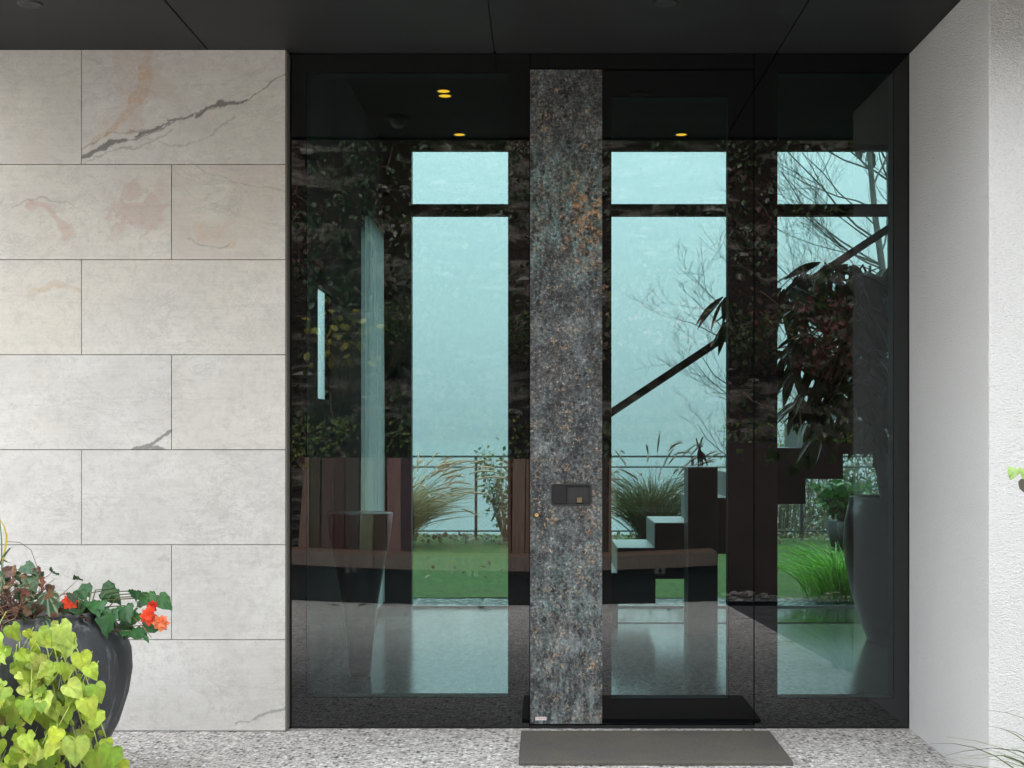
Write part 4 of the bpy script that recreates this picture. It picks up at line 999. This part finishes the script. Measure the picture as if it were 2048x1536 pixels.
def bare_tree(name, label, base, seedn, trunk_pts, rt, limbs, tw=(.9, 1.5), leafy=0, lean=(-1, 0, .55)):
    rnd = random.Random(seedn); t = thing(name, label, 'tree', base); mb = MB(); items = []
    mb.tube(trunk_pts, [rt * (1 - .6 * i / (len(trunk_pts) - 1)) for i in range(len(trunk_pts))], 8)
    def grow(p, d, L_, r, lev):
        n = 6; pts = [p]; rr = [r]
        for k in range(n):
            d = (d + Vector((rnd.gauss(0, .13), rnd.gauss(0, .13), rnd.gauss(.05, .10)))).normalized(); p = p + d * L_ / n; pts.append(p); rr.append(r * (1 - .65 * (k + 1) / n))
            if lev < 3 and k > 0:
                for _ in range(1 if rnd.random() < (.85 if lev < 2 else .7) else 0):
                    s = Vector((rnd.gauss(0, .8), rnd.gauss(0, .8), rnd.gauss(.35, .5))); grow(p, (d + s * .8).normalized(), L_ * rnd.uniform(.35, .6), max(.003, rr[-1] * .6), lev + 1)
        mb.tube(pts, rr, 5 if lev < 2 else 3, cap=False)
        if leafy and lev >= 1 and rnd.random() < leafy:
            for _ in range(3): items.append((pts[-1] + rv(.05), Vector((rnd.gauss(0, .4), 0, -1)), rv(), rnd.uniform(.12, .2), jit((.07, .07, .03), .3)))
    for (z, d, L_, r) in limbs:
        # start on the trunk at height z
        for a, b in zip(trunk_pts, trunk_pts[1:]):
            if a.z <= z <= b.z: p = a.lerp(b, (z - a.z) / (b.z - a.z)); break
        else: p = trunk_pts[-1]
        grow(Vector(p), Vector(d).normalized(), L_, r, 0)
    mb.build('trunk', MAT['bark'], t, True)
    if items: leafmesh('foliage', tpl_long(.3, .2, .2, 4), items, MAT['leaf_dark'], t)
D1 = 22.0
tp = [P(1830, 1180, D1), P(1812, 1000, D1), P(1790, 760, D1), P(1768, 560, D1), P(1750, 430, D1), P(1738, 300, D1), P(1722, 160, D1)]
rnd = random.Random(3); limbs = []
for i in range(30):
    z = P(0, rnd.uniform(330, 1000), D1).z; limbs.append((z, (-rnd.uniform(.75, 1.5), rnd.uniform(-.5, .5), rnd.uniform(.25, 1.0)), rnd.uniform(1.4, 2.9), rnd.uniform(.010, .022)))
for i in range(6): limbs.append((P(0, rnd.uniform(300, 800), D1).z, (rnd.uniform(.3, 1), rnd.uniform(-.5, .5), .8), 1.6, .02))
bare_tree('bare_tree', 'bare autumn tree with leaning trunk seen through the right pane', tp[0], 11, tp, .085, limbs, leafy=.0)
tp = [P(1800, 1180, D1 + 1), P(1798, 900, D1 + 1), P(1785, 600, D1 + 1), P(1782, 420, D1 + 1), P(1778, 260, D1 + 1), P(1776, 120, D1 + 1)]
limbs = [(P(0, rnd.uniform(200, 380), D1).z, (rnd.uniform(-1, .6), rnd.uniform(-.5, .5), rnd.uniform(-.1, .6)), rnd.uniform(.9, 2.0), .02) for _ in range(11)]
bare_tree('bare_tree', 'upright tree with a few last leaves at the right edge of the right pane', tp[0], 13, tp, .11, limbs, leafy=.55)
tp = [P(1560, 1180, D1 - 3), P(1545, 1000, D1 - 3), P(1530, 850, D1 - 3), P(1510, 700, D1 - 3)]
limbs = [(P(0, y, D1 - 3).z, d, L_, .013) for y, d, L_ in [(990, (-.7, 0, .9), 1.5), (900, (-.8, .2, .5), 1.3), (850, (-.8, 0, .8), 1.3), (800, (-.9, 0, .35), 1.2), (740, (-.9, 0, .9), 1.4), (710, (-.7, 0, 1.2), 1.4), (720, (-1, 0, .55), 1.3), (820, (.6, 0, .9), 1.2)]]
bare_tree('bare_tree', 'slender bare sapling with branch tips behind the door glass', tp[0], 17, tp, .035, limbs)

# ------------------------------------------------------------------ curved bench, corten wall and shrubs mirrored in the glass
bn = thing('curved_bench', 'curved wooden plank bench with a tall plank back, mirrored in the glass', 'bench', (-.8, -6.7, -.27))
def yf(x): return -6.38 - .72 * ((x + .3) / 2.2) ** 2
def zb_(x): return zpave(yf(x))
xa, xb = -3.9, 1.66; NS = 40
tones = [(1.6 * t_[0], 1.6 * t_[1], 1.45 * t_[2]) for t_ in [(.10, .060, .048), (.062, .036, .033), (.125, .095, .07), (.085, .045, .04), (.15, .12, .09), (.055, .030, .03), (.11, .065, .045)]]
mb = MB(); x = xa; i = 0
rnd = random.Random(5)
XBK = .70
while x < XBK - .02:
    wd = rnd.uniform(.115, .15); x2 = min(x + wd, XBK); yy = (yf(x) + yf(x2)) / 2 - .47
    c = rnd.choice(tones); c = tuple(v * rnd.uniform(.8, 1.2) for v in c); g_ = .004
    ya_, yb2 = yf(x) - .47, yf(x2) - .47
    ts = rnd.uniform(-.012, .012)
    v8 = [(x + g_, ya_, .17), (x2 - g_, yb2, .17), (x2 - g_, yb2 - .03, .17), (x + g_, ya_ - .03, .17), (x + g_ + ts, ya_ - .05, 1.085), (x2 - g_ + ts, yb2 - .05, 1.085), (x2 - g_ + ts, yb2 - .08, 1.085), (x + g_ + ts, ya_ - .08, 1.085)]
    mb.add(v8, [(0, 1, 5, 4), (1, 2, 6, 5), (2, 3, 7, 6), (3, 0, 4, 7), (4, 5, 6, 7), (3, 2, 1, 0)], c); x = x2
mb.build('backrest', MAT['wood'], bn)
def strip_(mbx, o0, o1, z0, z1, c, a=xa, b=xb, n=NS):
    vs_ = []
    for k in range(n + 1):
        xx = a + (b - a) * k / n
        for yo, zz in ((o0, z0), (o0, z1), (o1, z1), (o1, z0)): vs_.append((xx, yf(xx) + yo, zz))
    fs = [(4 * k + j, 4 * k + (j + 1) % 4, 4 * (k + 1) + (j + 1) % 4, 4 * (k + 1) + j) for k in range(n) for j in range(4)] + [(0, 3, 2, 1), (4 * n, 4 * n + 1, 4 * n + 2, 4 * n + 3)]
    mbx.add(vs_, fs, c); return mbx
strip_(MB(), -.46, -.018, .150, .185, (.15, .085, .06)).build('seat', MAT['wood'], bn)
for a_, b_ in ((xa, -1.6), (-1.594, .62), (.626, xb)): strip_(MB(), -.016, .010, .06, .190, (.20, .15, .125), a_, b_, 16).build('front_board', MAT['wood'], bn)
strip_(MB(), -.50, -.09, -.30, .149, (.02, .02, .02)).build('plinth', MAT['rubber'], bn)
for px in (685, 700, 938, 952, 1318, 1332):
    x = (px - 1088) * 12.5 / FPX; y = yf(x) - .078; MB().box(x - .02, x + .02, y - .008, y, -.0, .055).build('bracket', MAT['steel'], bn)
o = MB().box(.74, 5.2, -7.50, -7.47, -.4, 1.235).build('retaining_wall', MAT['corten']); tag(o, 'rust-brown steel retaining wall right of the bench, mirrored in the glass', 'wall')
o = MB().box(.71, .735, -7.50, -6.98, -.4, 1.235).build('retaining_wall', MAT['corten']); tag(o, 'short rust-brown steel return where the plank back of the bench ends, mirrored in the glass', 'wall')
PK = [(.42, .24, .20), (.36, .16, .14), (.45, .33, .27), (.26, .24, .10)]
def hb(px, D): x = (px - 1088) * D / FPX; return hill_pt(x, D - 6)
shrub('autumn_shrub', 'wiry shrub with pale pink autumn leaves mirrored in the door glass', hb(1330, 14.0), 30, 1.35, .75, PK, .075, 9, lowleaf=.5, stem_r=.005)
shrub('autumn_shrub', 'red-leaved shrub mirrored in the right pane', hb(1640, 14.0), 44, 1.2, .75, [(.20, .05, .05), (.16, .07, .055), (.07, .07, .03)], .075, 16, stem_r=.005)
shrub('autumn_shrub', 'sparse shrub with yellow-green leaves mirrored in the left pane', hb(690, 14.0), 22, 1.1, .45, [(.32, .30, .06), (.42, .36, .07)], .11, 3, stem_r=.004, lowleaf=.5)
for px, D, lab in [(770, 14.2, 'low dark bush above the bench mirrored near the curtain'), (1040, 14.2, 'low dark bush above the bench mirrored beside the metal strip'), (1500, 14.2, 'low dark bush above the steel wall mirrored in the right pane joint'), (900, 16.5, 'tangle of stems high on the bank mirrored in the left pane')]:
    shrub('bank_bush', lab, hb(px, D), 26, .8, .55, [(.03, .065, .02), (.08, .12, .03), (.10, .10, .03)], .06, 26, 'dark bushes on the bank')

# ------------------------------------------------------------------ plant twig reaching in from the right
tw = thing('twig_plant', 'thin twig with one drooping green leaf reaching in from the right', 'plant', (1.9, -2.45, -.06))
mb = MB(); tip = P(2030, 937, 3.52); pts = [Vector((1.9, -2.45, -.06)), Vector((1.88, -2.45, .5)), Vector((1.80, -2.45, .95)), Vector((1.62, -2.46, 1.17)), Vector((1.42, -2.47, 1.20)), P(2075, 965, 3.52), tip]
mb.tube(pts, [.007, .006, .004, .003, .002, .0014, .001], 6); mb.build('stem', MAT['twig'], tw, True)
its = [(tip, (-.6, -.5, -1), (-.3, -1, .6), .036, (.26, .40, .12)), (tip + Vector((.012, -.01, .0)), (.1, -.5, -.8), (.6, -1, .3), .031, (.28, .42, .10)), (P(2052, 960, 3.5), (.1, 0, -1), (-1, -.5, 0), .05, (.10, .09, .07))]
for p in pts[2:5]:
    for _ in range(6): its.append((p + rv(.03), rv() + Vector((0, 0, -.6)), rv(), random.uniform(.05, .08), jit((.10, .16, .04), .4)))
its += [(Vector((1.60 + .12 * i, -2.5 + random.uniform(-.1, .1), 1.1 + .04 * i)), (-.6, 0, -.8), rv(), .08, jit((.10, .15, .05), .4)) for i in range(3)]
leafmesh('foliage', TL if False else tpl_heart(0, .1), its, MAT['leaf'], tw)

# ------------------------------------------------------------------ pot with summer planting
PX_, PY_ = -1.905, -1.0
pt = thing('planter_pot', 'big dark round-bellied pot in front of the stone wall', 'pot', (PX_, PY_, 0))
prof = [(.0001, .001), (.18, .001), (.20, .02), (.262, .12), (.318, .23), (.352, .34), (.366, .43), (.362, .50), (.338, .565), (.300, .605), (.268, .622), (.262, .640), (.268, .650), (.262, .656), (.250, .650), (.240, .62), (.230, .60)]
MB().lathe(prof, 72, (PX_, PY_, 0)).build('pot_body', MAT['pot'], pt, True)
MB().lathe([(.24, .61), (.12, .625), (.0001, .63)], 40, (PX_, PY_, 0)).build('potting_soil', MAT['soil'], pt, True)

# lime sweet-potato vine
def inpoly(x, y, poly):
    c = False; j = len(poly) - 1
    for i in range(len(poly)):
        if (poly[i][1] > y) != (poly[j][1] > y) and x < (poly[j][0] - poly[i][0]) * (y - poly[i][1]) / (poly[j][1] - poly[i][1]) + poly[i][0]: c = not c
        j = i
    return c
TH = [tpl_heart(.06 * (s % 3 - 1), .09, 1.2, s) for s in range(4)]
vn_ = thing('sweet_potato_vine', 'lime green heart-leaved vine spilling down the front of the pot', 'plant', (PX_, PY_ - .1, .62))
poly = [(-260, 1255), (-60, 1262), (30, 1262), (95, 1250), (124, 1240), (146, 1262), (146, 1300), (166, 1335), (180, 1385), (196, 1440), (208, 1475), (205, 1640), (-260, 1640)]
lime = [(.36, .50, .045), (.42, .55, .06), (.27, .40, .035), (.46, .57, .11), (.20, .32, .03)]
sets = [[], [], [], []]; mb = MB()
def pot_front_y(x, z):              # y of the pot's front surface
    r = .1
    for (ra, za), (rb, zb2) in zip(prof[1:], prof[2:13]):
        if za <= z <= zb2: r = ra + (rb - ra) * (z - za) / (zb2 - za + 1e-9)
    dx = abs(x - PX_); return PY_ - math.sqrt(max(.0, r * r - dx * dx))
cnt = 0
while cnt < 380:
    px = random.uniform(-260, 260); py = random.uniform(1235, 1640)
    if not inpoly(px, py, poly): continue
    d = 4.72; v = P(px, py, d)
    if v.z < .02: v.z = random.uniform(.02, .12)
    yy = pot_front_y(v.x, min(.6, v.z)) - random.uniform(.03, .20) - .05 * (v.z < .3)
    v = P(px, py, yy + 6.0); v.z = max(v.z, .015)
    cnt += 1
    tdir = Vector((random.gauss(.12, .40), random.gauss(-.25, .3), random.uniform(-1.1, -.35)))
    nrm = Vector((random.gauss(.05, .45), -1, random.gauss(.55, .45)))
    c = random.choice(lime)
    if random.random() < .04: c = (.34, .24, .08)
    sets[cnt % 4].append((v, tdir, nrm, random.choice((random.uniform(.028, .05), random.uniform(.045, .075), random.uniform(.05, .08))), jit(c, .25)))
    if cnt % 3 == 0:
        q0 = v + Vector((random.uniform(-.03, .03), .07, .07)); mb.tube([q0, v + Vector((0, .01, .01))], .0016, 4, (.42, .52, .12))
extra = [(225, 1492, .095), (240, 1518, .10), (232, 1530, .08), (150, 1475, .10), (190, 1500, .09), (212, 1478, .05), (118, 1248, .10), (140, 1275, .08), (160, 1305, .075), (178, 1330, .06), (190, 1368, .07), (196, 1420, .075), (30, 1395, .11), (85, 1500, .11), (22, 1250, .065), (60, 1335, .10), (170, 1395, .08)]
for i, (px, py, s) in enumerate(extra):
    v = P(px, py, 4.55 + random.uniform(0, .06)); sets[i % 4].append((v, Vector((random.gauss(.2, .3), -.15, -1)), Vector((random.gauss(0, .25), -1, .45)), s, jit(random.choice(lime), .08)))
for k in range(6):
    pts = [P(60 + 12 * k, 1250, 4.9), P(80 + 15 * k, 1300, 4.66), P(90 + 18 * k, 1380, 4.62), P(110 + 20 * k, 1470, 4.62), P(120 + 22 * k, 1540, 4.65)]; mb.tube(pts, .0022, 5, (.40, .50, .12))
MAT['vine_stem'] = leafmat('vine_stem', .5, .1)
tag(mb.build('stems', MAT['vine_stem'], vn_, True), kind='stuff')
AVs = []; AFs = []; ACs = []; b = 0
for tp_, st_ in zip(TH, sets):
    v_, f_, c_ = scatter(tp_, st_); AVs.append(v_); AFs += [tuple(i + b for i in f) for f in f_]; ACs.append(c_); b += len(v_)
lm = mesh('foliage', np.concatenate(AVs), AFs, MAT['lime_leaf'], vn_, np.concatenate(ACs), True)

# begonia with orange flowers
bg_ = thing('begonia', 'dark green begonia with orange-red flowers hanging over the pot rim', 'plant', (PX_ + .15, PY_, .62))
TB = tpl_heart(.25, .14, 1.2, 9); DG = [(.035, .12, .035), (.05, .17, .045), (.025, .085, .03)]
its = []; mb = MB()
spec = [(180, 1200, .075), (200, 1215, .08), (165, 1215, .07), (150, 1228, .06), (175, 1235, .065), (215, 1195, .08), (232, 1190, .07), (225, 1235, .10), (250, 1225, .085), (262, 1240, .085), (240, 1255, .08), (218, 1258, .06), (262, 1275, .10), (285, 1265, .09), (247, 1278, .07), (295, 1200, .075), (318, 1205, .075), (280, 1210, .07), (272, 1195, .05), (160, 1195, .05), (205, 1240, .07), (190, 1225, .07), (276, 1240, .06), (140, 1215, .06)]
for px, py, s in spec:
    v = P(px, py - 14, 4.94 + random.uniform(-.08, .12)); c = random.choice(DG)
    td = Vector((random.gauss(.35, .4), random.gauss(-.3, .2), random.uniform(-.8, .1)))
    its.append((v, td, Vector((random.gauss(0, .3), -.8, random.uniform(.3, 1.1))), s, jit(c, .2)))
    mb.tube([P(150 + (px - 150) * .3, 1236, 4.95), P((px + 150) / 2, py - 10, 4.93), v], [.003, .0025, .002], 5, (.10, .12, .04))
for px, py, s, tx in [(62, 1150, .07, .2), (20, 1160, .08, -.5), (50, 1128, .06, .6)]:
    its.append((P(px, py, 4.85), Vector((tx, -.2, -.4)), Vector((.2, -1, .5)), s, jit((.10, .20, .10), .1)))
leafmesh('foliage', TB, its, MAT['leaf'], bg_)
mb.tube([P(262, 1230, 4.9), P(285, 1252, 4.84), P(303, 1275, 4.82)], .0016, 4, (.25, .07, .05)); mb.build('stems', MAT['vine_stem'], bg_, True)
# two large textured grey-green leaves
def big_leaf(px, py, s, td, nr):
    n = 18; V = [(0, .12, 0)]; Cc = [(.30, .40, .26)]
    R_ = []
    for k in range(n * 2):
        a = 2 * PI * k / (n * 2) - PI / 2; r = .42 + .10 * math.cos(a * 1 - PI / 2) 
        if abs((a + PI / 2)) < .35 or abs(a + PI / 2 - 2 * PI) < .35: r *= .55
        x = math.cos(a) * r * .95; y = .32 + math.sin(a) * r * (1.35 if math.sin(a) > 0 else .8)
        if math.sin(a) > .93: y += .14
        R_.append((x, y, k))
    for fr in (.35, .7, 1.0):
        for x, y, k in R_:
            vein_ = k % 4 == 0; z = .12 * abs(x) * fr - .12 * fr * fr * (x * x + (y - .3) ** 2) + (.018 if vein_ else -.012) * math.sin(fr * PI * .9) + (random.uniform(-.012, .012) if fr == 1 else 0)
            V.append((x * fr, .12 + (y - .12) * fr, z)); g0 = (.34, .44, .30) if vein_ else ((.055, .12, .06) if fr < .95 else (.09, .14, .06)); Cc.append(g0)
    m_ = n * 2; F = [(0, 1 + k, 1 + (k + 1) % m_) for k in range(m_)]
    for rr in range(2): F += [(1 + rr * m_ + k, 1 + (rr + 1) * m_ + k, 1 + (rr + 1) * m_ + (k + 1) % m_, 1 + rr * m_ + (k + 1) % m_) for k in range(m_)]
    return scatter((np.array(V), F, np.array(Cc)), [(P(px, py, 4.78), td, nr, s, (1, 1, 1))])
rb = thing('rex_begonia', 'two large grey-green veined leaves above the lime vine', 'plant', P(90, 1260, 4.85))
av = []; af = []; ac = []; b = 0
for a in [(92, 1178, .088, (.35, -.2, -1), (.15, -1, .35)), (88, 1228, .080, (-.1, -.2, -1), (.0, -1, .3)), (30, 1172, .07, (.6, 0, -.5), (-.1, -1, .4)), (8, 1150, .075, (-.5, 0, -.6), (0, -1, .5))]:
    v_, f_, c_ = big_leaf(*a); av.append(v_); af += [tuple(i + b for i in f) for f in f_]; ac.append(c_); b += len(v_)
mesh('foliage', np.concatenate(av), af, MAT['leaf'], rb, np.concatenate(ac), True)
def flower(px, py, s, c, tilt, d=4.76):
    n = 7; t = tpl_long(.34, .15, .25, 4); its = []
    ctr = P(px, py, d)
    for lay, (m_, ss, up_) in enumerate(((8, 1, .15), (6, .65, .5))):
        for k in range(m_):
            a = 2 * PI * k / m_ + lay * .3 + random.uniform(-.15, .15); out = Vector((math.cos(a), tilt, math.sin(a))); its.append((ctr, out + Vector((0, -up_, 0)), Vector((0, -1, 0)) + rv(.15), s * ss * random.uniform(.85, 1.1), jit(c, .12)))
    V, F, Cc = scatter(t, its); o = mesh('flower', V, F, MAT['flower'], bg_, Cc, True)
flower(140, 1203, .030, (.80, .085, .035), 0); flower(297, 1232, .036, (.82, .09, .04), 0, 4.87); flower(322, 1246, .032, (.80, .22, .10), 0, 4.85); flower(305, 1212, .022, (.60, .04, .03), 0, 4.9)
for o in bg_.children:
    if o.name.startswith('flower.002'): o['label'] = 'paler salmon orange flower'
# withered stems, dried leaves and tall blades at the left edge
dp = thing('withered_plant', 'tangle of brown withered stems and dried leaves at the left of the pot', 'plant', P(20, 1260, 4.9)); mb = MB(); its = []
for i in range(150):
    p = P(random.uniform(-120, 70), random.uniform(1235, 1262), 4.85 + random.uniform(-.15, .2)); e = P(random.gauss(15, 55), random.uniform(1140, 1250), 4.8 + random.uniform(-.12, .2))
    mb.tube([p, (p + e) / 2 + rv(.02), e], [.002, .0016, .001], 4, jit(random.choice([(.22, .10, .06), (.30, .18, .10), (.14, .07, .05)]), .3))
    if random.random() < .9: its.append((e, rv() + Vector((0, 0, -.7)), rv() + Vector((0, -1, 0)), random.uniform(.02, .05), jit(random.choice([(.20, .09, .06), (.30, .17, .09), (.12, .07, .05), (.05, .10, .04), (.16, .10, .08)]), .3)))
for a in ([(80, 1215), (84, 1160), (62, 1100), (40, 1085), (14, 1083)], [(82, 1170), (62, 1148), (40, 1145)], [(60, 1180), (50, 1160), (42, 1148)], [(0, 1195), (30, 1180), (42, 1172)]):
    mb.tube([P(x, y, 4.8) for x, y in a], .0012, 4, (.16, .11, .09))
mb.build('stems', MAT['vine_stem'], dp, True); leafmesh('dried_leaves', tpl_heart(.2, .2, 2, 4), its, MAT['leaf'], dp)
bl = thing('blade_plant', 'upright thin green and yellow blades rising at the left edge', 'plant', P(-10, 1260, 4.9)); mb = MB()
def blade(ptspx, w0, c, d=4.8):
    pts = [P(x, y, d) for x, y in ptspx]; n = len(pts); mb.ribbon(pts, [w0 * (1 - .9 * (k / (n - 1)) ** 2) for k in range(n)], Vector((1, .2, .15)).normalized(), c)
blade([(5, 1125), (12, 1090), (13, 1070), (8, 1052), (0, 1040), (-12, 1030)], .008, (.50, .38, .05)); blade([(2, 1240), (4, 1150), (3, 1080), (-1, 1030), (-8, 990)], .006, (.10, .20, .12))
blade([(0, 1130), (8, 1112), (20, 1096), (30, 1092)], .012, (.05, .09, .06)); blade([(-20, 1240), (-25, 1100), (-40, 980)], .008, (.12, .22, .12)); blade([(10, 1250), (7, 1180), (6, 1110)], .005, (.08, .14, .08))
blade([(4, 1118), (14, 1124), (24, 1126)], .010, (.05, .10, .06))
mb.build('blades', MAT['leaf'], bl, True)
